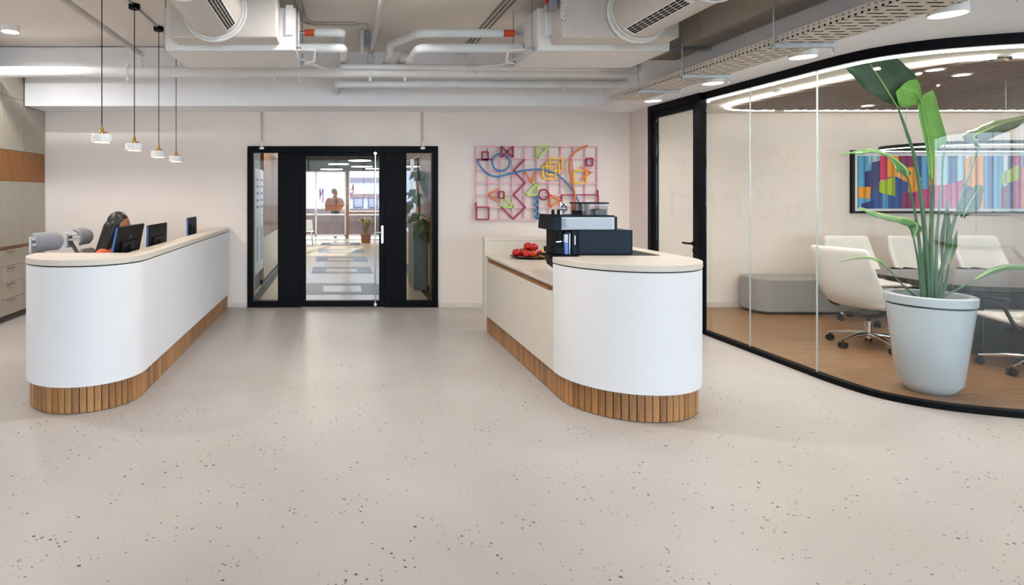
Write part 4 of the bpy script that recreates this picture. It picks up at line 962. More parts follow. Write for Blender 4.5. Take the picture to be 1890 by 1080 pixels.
B().prism(rrect(.86, .26, .16), .03, .47).build('cushion', ottoman_m, bn_, 40, .02, 3); B().prism(rrect(.8, .22, .13), 0, .03).build('foot', dark_m, bn_)
# oblong ring lamp over the table
rl = empty('ring_pendant_lamp', (7.7, 6.2, 2.08), 0, 'thin black oblong ring lamp hanging over the meeting table', 'pendant lamp')
rp = rrect(1.75, .5, .45, 10); n = len(rp)
b = B(); b2 = B()
for i in range(n):
    p, q = rp[i], rp[(i+1) % n]
    if (Vector(p)-Vector(q)).length < 1e-4: continue
    b.bar((p[0], p[1], .02), (q[0], q[1], .02), .035, .035); b2.bar((p[0], p[1], -.001), (q[0], q[1], -.001), .024, .006)
b.build('ring', black_m, rl, 0); b2.build('light_strip', led_m, rl, 0)
cb = B()
for x, y in ((-1.2, .5), (1.2, .5), (-1.2, -.5), (1.2, -.5)): cb.cyl((x, y, .035), (x, y, 2.70-2.08), .002, 6)
cb.build('cable', steel_m, rl)
# recessed downlights and smoke detector
for i, (x, y) in enumerate(((4.46, 6.07), (4.36, 4.98), (4.5, 7.2), (5.28, 5.18), (5.75, 5.4), (7.0, 5.6), (8.2, 5.4), (8.4, 7.0), (6.6, 7.3))):
    z = 2.728 if i < 3 else 2.698
    lab = ['recessed downlight inside the glass left of the big leaf', 'recessed downlight just behind the curved glass above the big leaf', 'recessed downlight just inside the meeting room door', 'recessed downlight touching the light line right of the big leaf', 'recessed downlight among the ceiling slats right of the big leaf'][i] if i < 5 else 'recessed downlight over the meeting table, ' + ('left', 'right', 'back right', 'back left')[i-5] + ' of the four hidden ones'
    e = empty('recessed_downlight', (x, y, z-.008), 0, lab, 'downlight', 'recessed downlights in the meeting room')
    B().lathe([(.058, 0), (.07, 0), (.072, .007), (.058, .007)], n=28).build('trim_ring', white_m, e); B().lathe([(0, .002), (.058, .002), (.058, .007), (0, .007)], n=24).build('lens', lens_m, e)
    a = area('recessed_light', (0, 0, -.003), (0, 0, 0), .11, 0, 7.5, color=(1, .9, .76), shape='DISK', spread=2.6); a.parent = e
sd = empty('smoke_detector', (4.7, 6.28, 2.69), 0, 'round white smoke detector on the meeting room ceiling', 'smoke detector')
B().lathe([(0, 0), (.03, 0), (.035, .012), (.05, .015), (.052, .038), (0, .038)], n=24).build('sensor_body', white_m, sd)
# ------------------------------------------------------------------ painting on the meeting room wall
PX0, PX1, PZ0, PZ1 = (1568-CX)*WY/F, 10.05, wz(393.5), wz(277.5)
pt = empty('painting', (PX0, WY, PZ0), 0, 'wide framed abstract painting of bright folded colour strips in the meeting room', 'painting')
W_, H_ = PX1-PX0, PZ1-PZ0
B().box(0, W_, -.04, 0, 0, .03).box(0, W_, -.04, 0, H_-.03, H_).box(0, .045, -.04, 0, .03, H_-.03).box(W_-.045, W_, -.04, 0, .03, H_-.03).build('frame', black_m, pt, 0, .003)
B().box(.045, W_-.045, -.018, -.002, .03, H_-.03).build('mount', M('mount_white', (232, 236, 240), .6), pt, 0)
cols = {}
def fold(name, col):
    if name in cols: return cols[name]
    m = bpy.data.materials.new('print_'+name); m.use_nodes = True; nt = m.node_tree; N = nt.nodes; L = nt.links; p = N['Principled BSDF']; p.inputs['Roughness'].default_value = .4
    tc = N.new('ShaderNodeTexCoord'); wv = N.new('ShaderNodeTexWave'); wv.inputs['Scale'].default_value = 3.2; wv.inputs['Distortion'].default_value = .6; L.new(tc.outputs['Object'], wv.inputs[0])
    r = N.new('ShaderNodeValToRGB'); c = rgb(*col); r.color_ramp.elements[0].color = tuple(v*.55 for v in c[:3])+(1,); r.color_ramp.elements[1].color = c; r.color_ramp.elements[1].position = .6
    L.new(wv.outputs[0], r.inputs[0]); L.new(r.outputs[0], p.inputs['Base Color']); cols[name] = m; return m
PAL = dict(sky=(88, 172, 222), navy=(44, 58, 128), blue=(38, 84, 160), pink=(226, 40, 104), orange=(246, 162, 44), plum=(138, 44, 104), green=(178, 206, 44), magenta=(196, 62, 132), pale=(170, 214, 232))
def Q(x, y): return ((x-150)*.1852*WY/F, ((776-y)*.1852)*WY/F)
patches = [('sky', [(216, 205), (440, 205), (440, 735), (216, 735)]), ('pale', [(330, 205), (440, 205), (440, 270), (330, 300)]), ('pink', [(440, 205), (515, 205), (515, 440), (440, 450)]), ('orange', [(515, 205), (628, 205), (628, 430), (515, 440)]), ('plum', [(628, 205), (790, 205), (790, 330), (628, 320)]),
    ('blue', [(780, 205), (850, 205), (850, 420), (780, 420)]), ('sky', [(850, 205), (925, 205), (925, 535), (850, 535)]), ('orange', [(640, 318), (790, 318), (815, 400), (815, 570), (640, 570)]), ('navy', [(290, 365), (360, 345), (360, 270), (440, 255), (440, 545), (290, 550)]), ('orange', [(218, 515), (350, 515), (335, 635), (218, 620)]),
    ('blue', [(350, 545), (470, 545), (470, 735), (350, 735)]), ('sky', [(466, 570), (515, 570), (515, 735), (466, 735)]), ('blue', [(515, 420), (600, 410), (715, 475), (715, 600), (670, 735), (515, 735)]), ('green', [(428, 465), (588, 410), (588, 608), (428, 568)]), ('navy', [(255, 680), (345, 655), (345, 735), (255, 735)]),
    ('plum', [(655, 570), (790, 570), (790, 735), (655, 735)]), ('magenta', [(790, 560), (865, 535), (930, 535), (930, 735), (790, 735)]), ('orange', [(925, 205), (1000, 205), (1000, 500), (925, 500)]), ('magenta', [(925, 500), (1150, 490), (1150, 735), (925, 735)]), ('pale', [(1000, 205), (1290, 205), (1290, 480), (1000, 480)]), ('blue', [(1110, 205), (1200, 205), (1200, 490), (1110, 490)]),
    ('magenta', [(1150, 480), (1260, 440), (1260, 735), (1150, 735)]), ('orange', [(1275, 240), (1350, 205), (1465, 205), (1465, 520), (1380, 535), (1275, 480)]), ('navy', [(1260, 480), (1385, 535), (1385, 735), (1260, 735)]), ('sky', [(1465, 205), (1660, 205), (1660, 735), (1465, 735)]), ('blue', [(1500, 205), (1560, 205), (1560, 735), (1500, 735)]), ('orange', [(1385, 530), (1465, 520), (1465, 735), (1385, 735)]),
    ('plum', [(1640, 520), (1700, 500), (1700, 735), (1640, 735)]), ('navy', [(1715, 205), (1760, 205), (1760, 735), (1700, 735)]), ('magenta', [(1760, 205), (1850, 205), (1850, 735), (1760, 735)]), ('green', [(1640, 380), (1820, 290), (1820, 440), (1640, 490)]), ('orange', [(1850, 300), (2100, 280), (2100, 735), (1850, 735)]), ('sky', [(1850, 205), (2300, 205), (2300, 300), (1850, 320)]), ('blue', [(2090, 280), (2330, 300), (2330, 735), (2090, 735)]), ('pink', [(2330, 205), (2600, 205), (2600, 735), (2330, 735)]), ('green', [(2200, 400), (2450, 350), (2450, 560), (2200, 600)]), ('plum', [(2600, 205), (2800, 205), (2800, 735), (2600, 735)])]
b = B(); mats = []
for i, (c, pp) in enumerate(patches):
    m = fold(c, PAL[c])
    if m not in mats: mats.append(m)
    b.mi = mats.index(m); qq = [Q(*p) for p in pp]; qq = [(min(max(x, .09), W_-.09), min(max(z, .065), H_-.065)) for x, z in qq]
    if max(x for x, z in qq)-min(x for x, z in qq) < .02: continue
    b.prism(qq, -.0195-.0004*i, -.018, 'y')
b.build('print', mats, pt, 0)
# ------------------------------------------------------------------ potted plant inside the curved glass
PC = Vector((4.785, 4.74, .002))
pp_ = empty('potted_plant', PC, 0, 'large leafy plant in a tall glossy grey pot behind the curved glass', 'potted plant')
pot_m = M('pot_gloss', (196, 204, 212), .12, var=.01, coat=.6)
B().lathe([(0, 0), (.13, 0), (.165, .03), (.203, .09), (.266, .695), (.25, .697), (.25, .70)], n=56).build('pot', pot_m, pp_, 30)
B().lathe([(.249, .697), (.251, .697), (.251, .709), (.249, .709)], n=56).build('groove', dark_m, pp_, 30)
B().lathe([(.25, .709), (.272, .711), (.278, .775), (.268, .785), (.225, .782), (.222, .70), (0, .70)], n=56).build('pot_rim', pot_m, pp_, 30)
B().lathe([(0, .735), (.12, .74), (.222, .725), (.222, .702), (0, .702)], n=30).build('soil', M('soil', (70, 58, 50), .95, var=.3, scale=30, bump=.5, bscale=50), pp_)
leafs = {'dark': M('leaf_dark', (34, 70, 42), .55, var=.15, scale=8), 'mid': M('leaf_mid', (62, 112, 52), .35, var=.15, scale=8), 'bright': M('leaf_bright', (112, 178, 62), .4, var=.12, scale=8), 'dull': M('leaf_dull', (84, 98, 66), .4, var=.2, scale=12)}
rib_m = M('leaf_rib', (150, 190, 110), .5); stem_m = M('stem_green', (58, 104, 66), .35, var=.15, scale=10)
def PP(x, y, dy=0): return P(x, y, PC.y+dy)-PC
def leaf(pts, ws, mat, nrm, fold_=.25, wave=.0, label=None, tear=()):
    q = [PP(*p) for p in pts]; c = cat_rom(q, 6); n = len(c)
    wv = []
    m = len(ws)-1
    for i in range(n):
        t = i/(n-1)*m; k = min(int(t), m-1); f = t-k; f = f*f*(3-2*f); wv.append(ws[k]*(1-f)+ws[k+1]*f)
    nn = Vector(nrm).normalized(); b = B(); rows = []; s_prev = None
    for i in range(n):
        tg = (c[min(i+1, n-1)]-c[max(i-1, 0)]).normalized(); sd = tg.cross(nn)
        if sd.length < .1: sd = s_prev.copy()
        sd.normalize()
        if s_prev and sd.dot(s_prev) < 0: sd = -sd
        s_prev = sd; up = sd.cross(tg)
        row = []
        for j in (-3, -2, -1, 0, 1, 2, 3):
            u = j/3; row.append(b.bm.verts.new(c[i]+sd*wv[i]*u*.0044+up*(fold_*abs(u)-.12*u*u)*wv[i]*.0044+up*wave*math.sin(i*1.3+j)*abs(u)))
        rows.append(row)
    for i, (r0, r1) in enumerate(zip(rows, rows[1:])):
        for j in range(6):
            if (i, j) in tear: continue
            b._f([r0[j], r0[j+1], r1[j+1], r1[j]])
    o = b.build('leaf', mat, pp_, 60); s = o.modifiers.new('solid', 'SOLIDIFY'); s.thickness = .0018; s.offset = 0
    r = B().tube(c, [.006*(1-.7*i/n) for i in range(n)], 6).build('midrib', rib_m, o)
    return o
def stem(pts, r0, r1):
    c = cat_rom([PP(*p) for p in pts], 5); n = len(c)
    B().tube(c, [r0+(r1-r0)*i/(n-1) for i in range(n)], 10).build('stalk', stem_m, pp_)
def leaf_rows(rows, mat, label=None):
    """leaf from stations (left edge, midrib, right edge), each a photo point with its own depth"""
    P3 = [[PP(*p) for p in r] for r in rows]; b = B()
    cols_ = [cat_rom([r[k] for r in P3], 4) for k in range(3)]; n = len(cols_[0]); g = []
    for i in range(n):
        l, m, r = cols_[0][i], cols_[1][i], cols_[2][i]; row = []
        for t in (0, .33, .66): row.append(b.bm.verts.new(l.lerp(m, t)+Vector((0, .012*math.sin(PI*t), .004*math.sin(i*1.1)*(1-t)))))
        row.append(b.bm.verts.new(m))
        for t in (.33, .66, 1): row.append(b.bm.verts.new(m.lerp(r, t)+Vector((0, .012*math.sin(PI*t), .004*math.cos(i*1.1)*t))))
        g.append(row)
    for r0, r1 in zip(g, g[1:]):
        for j in range(6): b._f([r0[j], r0[j+1], r1[j+1], r1[j]])
    o = b.build('leaf', mat, pp_, 60); sm = o.modifiers.new('solid', 'SOLIDIFY'); sm.thickness = .0018; sm.offset = 0
    B().tube([p+Vector((0, -.002, 0)) for p in cols_[1]], [.006*(1-.7*i/n) for i in range(n)], 6).build('midrib', rib_m, o)
leaf_rows([[(1655, 198, .03), (1658, 200, .02), (1661, 197, .01)], [(1632, 186, .05), (1648, 184, .02), (1678, 166, -.01)], [(1608, 172, .08), (1637, 166, .03), (1690, 142, -.03)], [(1584, 152, .11), (1623, 144, .04), (1672, 122, -.04)], [(1562, 126, .14), (1610, 125, .06), (1652, 106, -.05)], [(1557, 117, .15), (1602, 113, .08), (1612, 111, .05)]], leafs['dark'])
stem([(1714, 552), (1706, 420), (1690, 300), (1672, 240), (1657, 198, .02)], .017, .007)
leaf_rows([[(1717, 332, .05), (1720, 333, .05), (1724, 331, .06)], [(1711, 288, .05), (1717, 286, .05), (1727, 280, .07)], [(1704, 250, .04), (1712, 255, .05), (1747, 262, .1)], [(1697, 215, .03), (1704, 218, .04), (1739, 225, .1)], [(1695, 192, .02), (1700, 190, .03), (1730, 190, .08)], [(1697, 182, .01), (1702, 178, .02), (1722, 165, .06)]], leafs['bright'])
leaf_rows([[(1697, 193, .02), (1700, 188, .02), (1703, 182, .02)], [(1674, 197, -.03), (1690, 172, -.02), (1697, 154, -.02)], [(1661, 195, -.06), (1675, 168, -.05), (1687, 146, -.04)], [(1654, 172, -.07), (1662, 162, -.06), (1676, 150, -.05)]], leafs['bright'])
stem([(1718, 552), (1718, 450, .02), (1720, 380, .04), (1720, 330, .05)], .018, .009)
stem([(1728, 552), (1728, 450, .06), (1734, 380, .08), (1744, 262, .1)], .014, .004)
leaf([(1676, 328), (1672, 312, .02), (1650, 292, .1), (1625, 279, .18), (1596, 276, .26), (1549, 286, .36)], [3, 16, 7, 9, 13, 1], leafs['mid'], (.1, -.5, 1), -.25, .004)
stem([(1706, 552), (1698, 460), (1690, 400), (1675, 326)], .014, .006)
leaf([(1686, 440, -.05), (1692, 415, -.05), (1668, 403, 0), (1630, 396, .1), (1586, 383, .22)], [2, 15, 15, 12, 5], leafs['mid'], (.1, -.7, .8), -.2, .003)
stem([(1703, 552, -.05), (1696, 490, -.05), (1686, 438, -.05)], .013, .005)
leaf([(1808, 270, .1), (1798, 252, .1), (1822, 240, .1), (1856, 226, .12), (1905, 214, .15)], [3, 16, 15, 15, 5], leafs['dull'], (.1, -.7, .7), -.35, .006)
stem([(1724, 552, .05), (1745, 470, .06), (1766, 390, .08), (1786, 330, .09), (1808, 268, .1)], .014, .006)
leaf([(1776, 402, .06), (1788, 378, .04), (1810, 342, .02)], [3, 15, 6], leafs['dark'], (-.6, -1, .2), .3)
leaf([(1637, 494, .06), (1622, 480, .1), (1592, 475, .2), (1546, 484, .36)], [2, 6, 5, 1], leafs['mid'], (.1, -.6, 1), -.2)
stem([(1696, 552, -.02), (1668, 528, .02), (1637, 494, .06)], .009, .004)
leaf([(1800, 516, -.05), (1838, 497, -.05), (1880, 491, -.03), (1935, 502, 0)], [2, 6, 8, 1], leafs['mid'], (.1, -.6, 1), -.2)
stem([(1732, 552, -.04), (1762, 537, -.05), (1800, 516, -.05)], .009, .004)
leaf([(1740, 485, .12), (1744, 440, .13), (1748, 372, .14)], [4, 9, 2], leafs['dark'], (-.3, -1, 0), .5)
stem([(1733, 552, .1), (1737, 520, .11), (1740, 483, .12)], .012, .007)
leaf([(1752, 490, -.05), (1757, 455, -.06), (1766, 425, -.06)], [2, 10, 2], leafs['mid'], (.4, -1, 0), .4)
stem([(1738, 552, -.03), (1746, 520, -.04), (1752, 488, -.05)], .012, .006)
stem([(1702, 552, .08), (1704, 500, .1), (1708, 440, .12)], .016, .012)
# ------------------------------------------------------------------ corridor beyond the entrance door
HX0, HX1, HY1, HZ = -1.31, 1.47, 20.0, 2.85
hall_floor = M('hall_tile', (206, 190, 164), .22, var=.03, scale=2)
struct(B().box(-3.0, 3.0, WY+.2, HY1+.2, -.12, 0).build('floor_corridor', hall_floor, smooth=0))
struct(B().box(-3.0, 3.0, WY+.2, HY1+.2, HZ, HZ+.15).build('ceiling_corridor', M('hall_ceiling', (150, 146, 138), .8), smooth=0))
mat_m = M('hall_grey_inlay', (78, 77, 77), .35); bord_m = M('hall_border', (66, 64, 62), .4)
fl = bpy.data.objects['floor_corridor']
for i, (a, b_) in enumerate(((9.26, 10.41), (11.7, 12.7), (13.75, 14.77), (15.75, 16.8), (18.0, 19.0))):
    x0, x1 = -.55, .69; dy = (b_-a)*.22
    m = B().box(x0, x0+.29, a, b_, 0, .003).box(x1-.31, x1, a, b_, 0, .003).box(x0+.29, x1-.31, a, a+dy, 0, .003).box(x0+.29, x1-.31, b_-dy, b_, 0, .003)
    m.build('floor_inlay', mat_m, fl, 0)
for x0, x1 in ((HX0, -1.185), (1.345, HX1)): B().box(x0, x1, WY+.2, HY1, 0, .003).build('floor_border', bord_m, fl, 0)
cream = M('hall_cream_panel', (204, 190, 164), .5); brown = wood_mat('hall_brown_wood', (120, 78, 44), (168, 116, 70), 2, (8, 1.5, .6), .4, False)
lw = empty('wall_corridor_left'); struct(lw)
B().box(HX0-.1, HX0, WY+.2, 9.15, 0, HZ).build('cream_pier', cream, lw, 0)
B().box(HX0-.12, HX0-.06, 9.15, 10.25, 0, HZ).build('recess_back', M('recess_grey', (120, 122, 118), .5), lw, 0)
B().box(HX0-.1, HX0, 10.25, HY1, .09, .83).build('low_panel', cream, lw, 0); B().box(HX0-.1, HX0-.02, 10.25, HY1, 0, .09).build('dark_plinth', bord_m, lw, 0)
B().box(HX0-.1, HX0-.01, 10.25, HY1, .83, .86).build('ledge', bord_m, lw, 0)
y = 10.25
while y < HY1-.2:
    B().box(HX0-.1, HX0, y+.006, min(y+1.2, HY1)-.006, .862, 2.35).build('wood_panel', brown, lw, 0); y += 1.2
B().box(HX0-.1, HX0, 10.25, HY1, 2.352, HZ).build('upper_wall', M('hall_upper', (178, 172, 160), .7), lw, 0)
vc = empty('vented_cabinet', (HX0-.06, 9.7, 0), 0, 'white vented wall cabinet seen through the left pane of the entrance door', 'cabinet')
B().box(0, .05, -.5, .5, .3, 2.0).build('body', white_m, vc, 0)
for y0 in (-.49, .01):
    d = B().box(.05, .06, y0, y0+.48, 1.22, 1.98).build('door', white_m, vc, 0, .002)
    for k in range(5): B().box(.06, .064, y0+.12, y0+.36, 1.36+k*.11, 1.40+k*.11).build('vent', M('vent_blue_grey', (128, 140, 158), .5), d, 0)
    d = B().box(.05, .06, y0, y0+.48, .32, 1.2).build('door', white_m, vc, 0, .002); B().box(.06, .066, y0+.16, y0+.3, .5, 1.05).build('panel', M('vent_light', (168, 178, 194), .5), d, 0)
rw = empty('wall_corridor_right'); struct(rw)
B().box(HX1, HX1+.1, WY+.2, 9.45, 0, HZ).build('wood_pier', brown, rw, 0)
B().box(HX1, HX1+.1, 9.45, HY1, 0, .09).build('dark_plinth', bord_m, rw, 0); B().box(HX1, HX1+.1, 9.45, HY1, .09, .78).build('low_panel', cream, rw, 0)
B().box(HX1-.03, HX1+.1, 10.6, HY1, .78, .82).build('white_sill', white_m, rw, 0); B().box(HX1, HX1+.1, 9.45, HY1, 2.3, HZ).build('upper_wall', MATS['hall_upper'], rw, 0)
y = 10.6
while y < HY1:
    B().box(HX1, HX1+.08, y, y+.06, .82, 2.3).build('white_mullion', white_m, rw, 0); y += 1.35
B().box(HX1+.03, HX1+.04, 10.6, HY1, .82, 2.3).build('pane', tint_g, rw, 0); B().box(HX1, HX1+.1, 9.45, 10.6, .78, 2.3).build('wood_panel', brown, rw, 0)
for s, x, yy in ((1, HX0, 8.75), (-1, HX1, 9.1)):
    for z in (.55, .75, 1.25):
        B().box(min(x, x+s*.008), max(x, x+s*.008), yy-.04, yy+.04, z, z+.08).build('socket', white_m, lw if s > 0 else rw, 0)
# far window wall
ew = empty('wall_corridor_end'); struct(ew)
Y_ = HY1
B().box(-3.0, 3.0, Y_, Y_+.12, 2.36, HZ).build('header', M('hall_header', (92, 88, 82), .7), ew, 0)
mauve = M('spandrel_mauve', (140, 122, 124), .25, var=.1, scale=3)
for a, b_ in ((-1.3, -.80), (-.75, .21), (.35, 1.47)): B().box(a, b_, Y_, Y_+.08, .2, .85).build('spandrel', mauve, ew, 0)
B().box(-3.0, 3.0, Y_-.01, Y_+.1, 0, .05).box(-1.31, 1.47, Y_-.02, Y_+.1, .13, .2).box(-1.31, 1.47, Y_-.02, Y_+.1, .85, .90).build('white_rail', white_m, ew, 0)
fr = B()
for x in (-1.31, -.80, .205): fr.box(x, x+.045, Y_-.02, Y_+.1, .05, 2.36)
fr.box(-1.31, .25, Y_-.02, Y_+.1, 2.32, 2.36).build('window_frame', white_m, ew, 0)
B().box(.25, .35, Y_-.03, Y_+.1, .05, 2.36).box(.35, 1.47, Y_-.02, Y_+.1, .9, .97).build('brown_post', brown, ew, 0)
B().box(.35, .385, Y_-.02, Y_+.1, .97, 2.36).box(1.44, 1.47, Y_-.02, Y_+.1, .97, 2.36).box(.385, 1.44, Y_-.02, Y_+.1, .97, 1.0).build('window_frame', white_m, ew, 0)
for a, b_ in ((-1.265, -.80), (-.755, .205), (.385, 1.44)): B().box(a, b_, Y_+.03, Y_+.04, .9, 2.34).build('pane', tint_g, ew, 0)
struct(B().box(-3.0, -1.31, Y_, Y_+.12, 0, 2.36).box(1.47, 3.0, Y_, Y_+.12, 0, 2.36).build('wall_corridor_corner', brown, smooth=0))
# decals on the far panes
vio = M('decal_violet', (130, 40, 150), .5); mgn = M('decal_magenta', (190, 40, 130), .5)
def dec(px, py): 
    q = P(px, py, Y_+.02); return (q.x, q.y, q.z)
for nm, pts, mt_ in (('violet zigzag decal on the left far window of the corridor', [(590.5, 368), (590.5, 348), (591.5, 362), (596, 348), (596, 374)], vio), ('magenta decal on the right far window of the corridor', [(645, 350), (650, 350), (652, 341), (652, 356), (646, 357), (649.5, 360), (649.5, 368)], mgn)):
    b = B()
    for a, c in zip(pts, pts[1:]): b.bar(dec(*a), dec(*c), .035, .004, (0, 1, 0))
    setp(b.build('window_decal', mt_, None, 0), nm, 'decal')
# oblong hanging lamps and square lights
for i, (px, py, Yl, hw) in enumerate(((625, 303.5, 16.5, .30), (664, 297, 15.2, .30), (612, 313, 18.8, .36), (668, 308, 18.2, .34), (688, 312, 18.8, .24))):
    q = P(px, py, Yl); e = empty('corridor_lamp', q, 0, ['round dark hanging lamp in the middle of the corridor', 'nearest round hanging lamp at the right of the corridor', 'farthest round hanging lamp at the left of the corridor', 'round hanging lamp behind the nearest one at the right', 'round hanging lamp at the right edge of the door glass'][i], 'pendant lamp', 'round hanging lamps in the corridor')
    B().lathe([(0, .07), (hw*.9, .06), (hw, .03), (hw, .012), (0, .012)], n=32).build('shade', M('lamp_dark', (58, 54, 50), .5), e); B().lathe([(0, .011), (hw-.01, .011), (hw-.01, 0), (0, 0)], n=32).build('diffuser', led_m, e); B().cyl((0, 0, .07), (0, 0, HZ-q.z-.003), .006, 6).build('stem', blk_plastic, e)
for i, Yl in enumerate((10.6, 13.0, 15.4, 17.8)):
    e = empty('corridor_downlight', (-.82, Yl, HZ-.02), 0, ('nearest', 'second nearest', 'second farthest', 'farthest')[i]+' square light on the left of the corridor ceiling', 'ceiling light', 'square corridor lights')
    B().box(-.11, .11, -.11, .11, .004, .02).build('housing', white_m, e, 0); B().box(-.1, .1, -.1, .1, 0, .004).build('lens', lens_m, e, 0)
    a = area('corridor_light', (0, 0, -.01), (0, 0, 0), .2, .2, 18, color=(1, .9, .76)); a.parent = e
# planter column with a climbing plant at the right
pc = empty('planter_column', (1.36, 10.0, 0), 0, 'tall grey planter with trailing green leaves seen through the right door pane', 'planter')
B().box(-.12, .1, -.35, .4, 0, 1.08).build('column', M('planter_grey', (104, 108, 108), .6), pc, 0, .006)
lv = None
for k in range(26):
    z = 1.0+random.random()*1.05; yy = random.uniform(-.4, .35); xx = random.uniform(-.1, .06); 
    if lv is None:
        b = B(); pts = [(0, 0, 0), (.05, .06, .02), (.0, .16, -.02), (-.05, .06, .02)]; v = [b.bm.verts.new(p) for p in pts]; b._f([v[0], v[1], v[2]]); b._f([v[0], v[2], v[3]])
        lv = b.build('leaf', M('leaf_hall', (98, 128, 52), .45, var=.3, scale=3), pc, 0); s = lv.modifiers.new('solid', 'SOLIDIFY'); s.thickness = .003; o = lv
    else: o = share(lv, parent=pc)
    o.location = (xx, yy, z); o.rotation_euler = (random.uniform(-1.2, .2), random.uniform(-.8, .8), random.uniform(1.5, 4.8)); o.scale = [random.uniform(1.3, 2.3)]*3
B().tube([(0, 0, 1.08), (.02, -.1, 1.4), (-.02, .05, 1.75), (0, 0, 2.1)], .012, 6).build('stem', stem_m, pc)
# palm near the far window
pm = empty('potted_palm', (.88, 18.9, 0), 0, 'brown potted palm by the far corridor window', 'potted palm')
B().lathe([(0, 0), (.14, 0), (.17, .28), (.15, .28), (0, .26)], n=20).build('pot', M('terracotta', (150, 92, 48), .7), pm)
for k in range(14):
    a = 2*PI*k/14; d = Vector((math.cos(a), math.sin(a), 0)); L_ = random.uniform(.3, .45); h_ = random.uniform(.65, .85)
    c = cat_rom([Vector((0, 0, .24)), d*.08+Vector((0, 0, h_*.7)), d*L_*.6+Vector((0, 0, h_)), d*L_+Vector((0, 0, h_-.2))], 4); b = B(); sd = d.cross(Vector((0, 0, 1))); rows = []
    for i, p in enumerate(c):
        wv = .035*math.sin(PI*min(1, i/(len(c)-1)*.95+.05)); rows.append([b.bm.verts.new(p-sd*wv), b.bm.verts.new(p+Vector((0, 0, .01))), b.bm.verts.new(p+sd*wv)])
    for r0, r1 in zip(rows, rows[1:]):
        for j in range(2): b._f([r0[j], r0[j+1], r1[j+1], r1[j]])
    o = b.build('frond', M('palm_brown_green', (126, 112, 44), .6, var=.2), pm, 60); s = o.modifiers.new('solid', 'SOLIDIFY'); s.thickness = .003
# white chair at the left of the corridor end
wc = empty('white_chair', (-.98, 17.9, 0), 0, 'small white chair at the left end of the corridor', 'chair')
B().prism(rrect(.21, .21, .08), .43, .455).build('seat', white_m, wc); B().prism([(-.2, .5), (.2, .5), (.18, .8), (-.18, .8)], -.2, -.18, 'y').build('backrest', white_m, wc, 0, .008)
for sx in (-1, 1):
    for sy in (-1, 1): B().cyl((sx*.19, sy*.19, 0), (sx*.15, sy*.15, .43), .012, 8).build('leg', chrome_m, wc)
for sx in (-1, 1): B().cyl((sx*.15, -.17, .44), (sx*.16, -.19, .55), .012, 8).build('back_post', chrome_m, wc)
# person outside the far window with a brown box
po = empty('person', (-.12, 21.35, -.14), 0, 'person with yellow straps carrying a brown box outside the far window', 'person')
S = 1.1; b = B(); hc = Vector((-.02, 0, 1.62))*S; fw = Vector((1, -.1, 0))
head(b, hc, fw, .1)
capsule(b, (0, 0, 1.0*S), (0, 0, 1.36*S), .15, .14); capsule(b, (0, -.17, 1.36*S), (0, .17, 1.36*S), .07, .07)
for s in (-1, 1):
    capsule(b, (0, s*.09, .98*S), (0, s*.1, .52*S), .085, .06); capsule(b, (0, s*.1, .52*S), (0, s*.1, .09*S), .058, .042); b.obox((.06, s*.1, .04), (.13, 0, 0), (0, .045, 0), (0, 0, .04))
    capsule(b, (0, s*.2, 1.34*S), (.02, s*.26, 1.08*S), .052, .045); capsule(b, (.02, s*.26, 1.08*S), (.2, s*.22, 1.0*S), .043, .032); hand(b, (.21, s*.21, 1.0*S), (1, -s*.3, 0), (0, 0, 1), s)
o = b.build('body', M('skin_tan', (176, 118, 84), .6), po, 60); remesh(o, .014)
b = B(); capsule(b, (0, 0, .98*S), (0, 0, 1.36*S), .165, .155); capsule(b, (0, -.17, 1.36*S), (0, .17, 1.36*S), .085, .085)
for s in (-1, 1): capsule(b, (0, s*.2, 1.34*S), (.02, s*.26, 1.1*S), .066, .058)
o = b.build('jacket', M('jacket_dark', (40, 42, 36), .8), po, 60); remesh(o, .018)
b = B()
for s in (-1, 1): capsule(b, (0, s*.09, .98*S), (0, s*.1, .52*S), .098, .075); capsule(b, (0, s*.1, .52*S), (0, s*.1, .1*S), .074, .06)
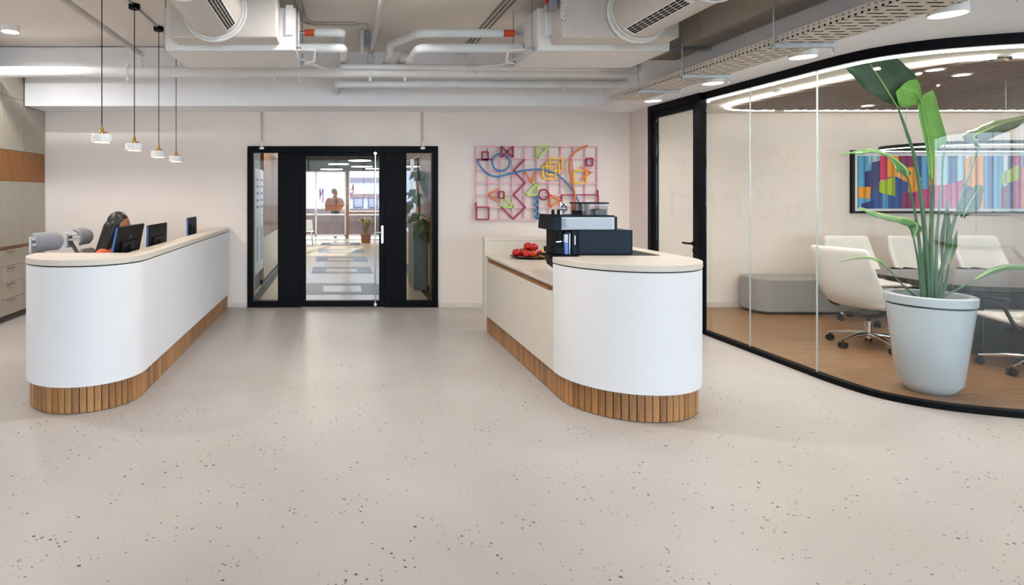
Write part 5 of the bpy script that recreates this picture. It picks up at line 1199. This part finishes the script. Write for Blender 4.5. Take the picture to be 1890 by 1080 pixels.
o = b.build('trousers', MATS['dark_trousers'], po, 60); remesh(o, .018)
b = B(); b.sphere(hc+Vector((-.02, 0, .035)), .105, 16, 10, (1, 1.02, 1.05)); o = b.build('hair', M('hair_brown', (92, 56, 32), .6), po, 60)
for y in (-.172, .172): B().tube([(-.09, y, 1.05*S), (-.1, y*.6, 1.3*S), (-.02, y*.55, 1.44*S)], .012, 6).build('yellow_strap', M('strap_yellow_glow', (232, 214, 40), .6, emit=.1), po)  # straps carry a faint added glow in their colour
bx_ = empty('brown_box', (-.12, 20.78, .98), 0, 'large brown box with dark lettering below the head of the person outside', 'box')
B().prism([(-.36, 0), (.18, 0), (.34, .2), (.30, .36), (.22, .46), (-.28, .46), (-.36, .3)], -.2, .2, 'y').build('box_body', M('box_brown', (205, 128, 70), .6), bx_, 0, .02)
b = B()
for i in range(9): b.box(-.21+i*.045, -.18+i*.045, -.203, -.2, .28, .33+.015*(i % 3))
b.build('lettering', M('print_black', (40, 30, 26), .6), bx_, 0)
B().cyl((.0, .3, -.98-.14), (.0, .3, .1), .02, 8).box(-.05, .05, .0, .32, .0, .03).build('support', M('box_strap', (60, 50, 40), .7), bx_)
# street facade opposite
fa = empty('street_facade', (0, 32, -.14), 0, 'pale street building with bands and shopfront beyond the far corridor window', 'building')
B().box(-14, 14, 0, 3, 0, 4.6).build('wall', M('facade_pale', (226, 228, 236), .8), fa, 0)
for z0, z1, x0, x1, c in ((0, .9, -14, 14, (140, 112, 106)), (1.5, 1.72, .4, 6, (158, 122, 116)), (2.35, 2.6, .4, 6, (150, 130, 134)), (3.2, 3.45, -14, 14, (176, 172, 178))):
    B().box(x0, x1, -.12, 0, z0, z1).build('band', M('facade_%d' % c[0], c, .8), fa, 0)
for x in (.8, 1.6, 2.5):
    w_ = B().box(x, x+.55, -.08, 0, .95, 1.5).build('window', M('facade_dark', (120, 100, 104), .4), fa, 0); B().box(x+.06, x+.49, -.1, -.08, 1.0, 1.45).build('pane', M('facade_glass', (168, 166, 182), .1), w_, 0)
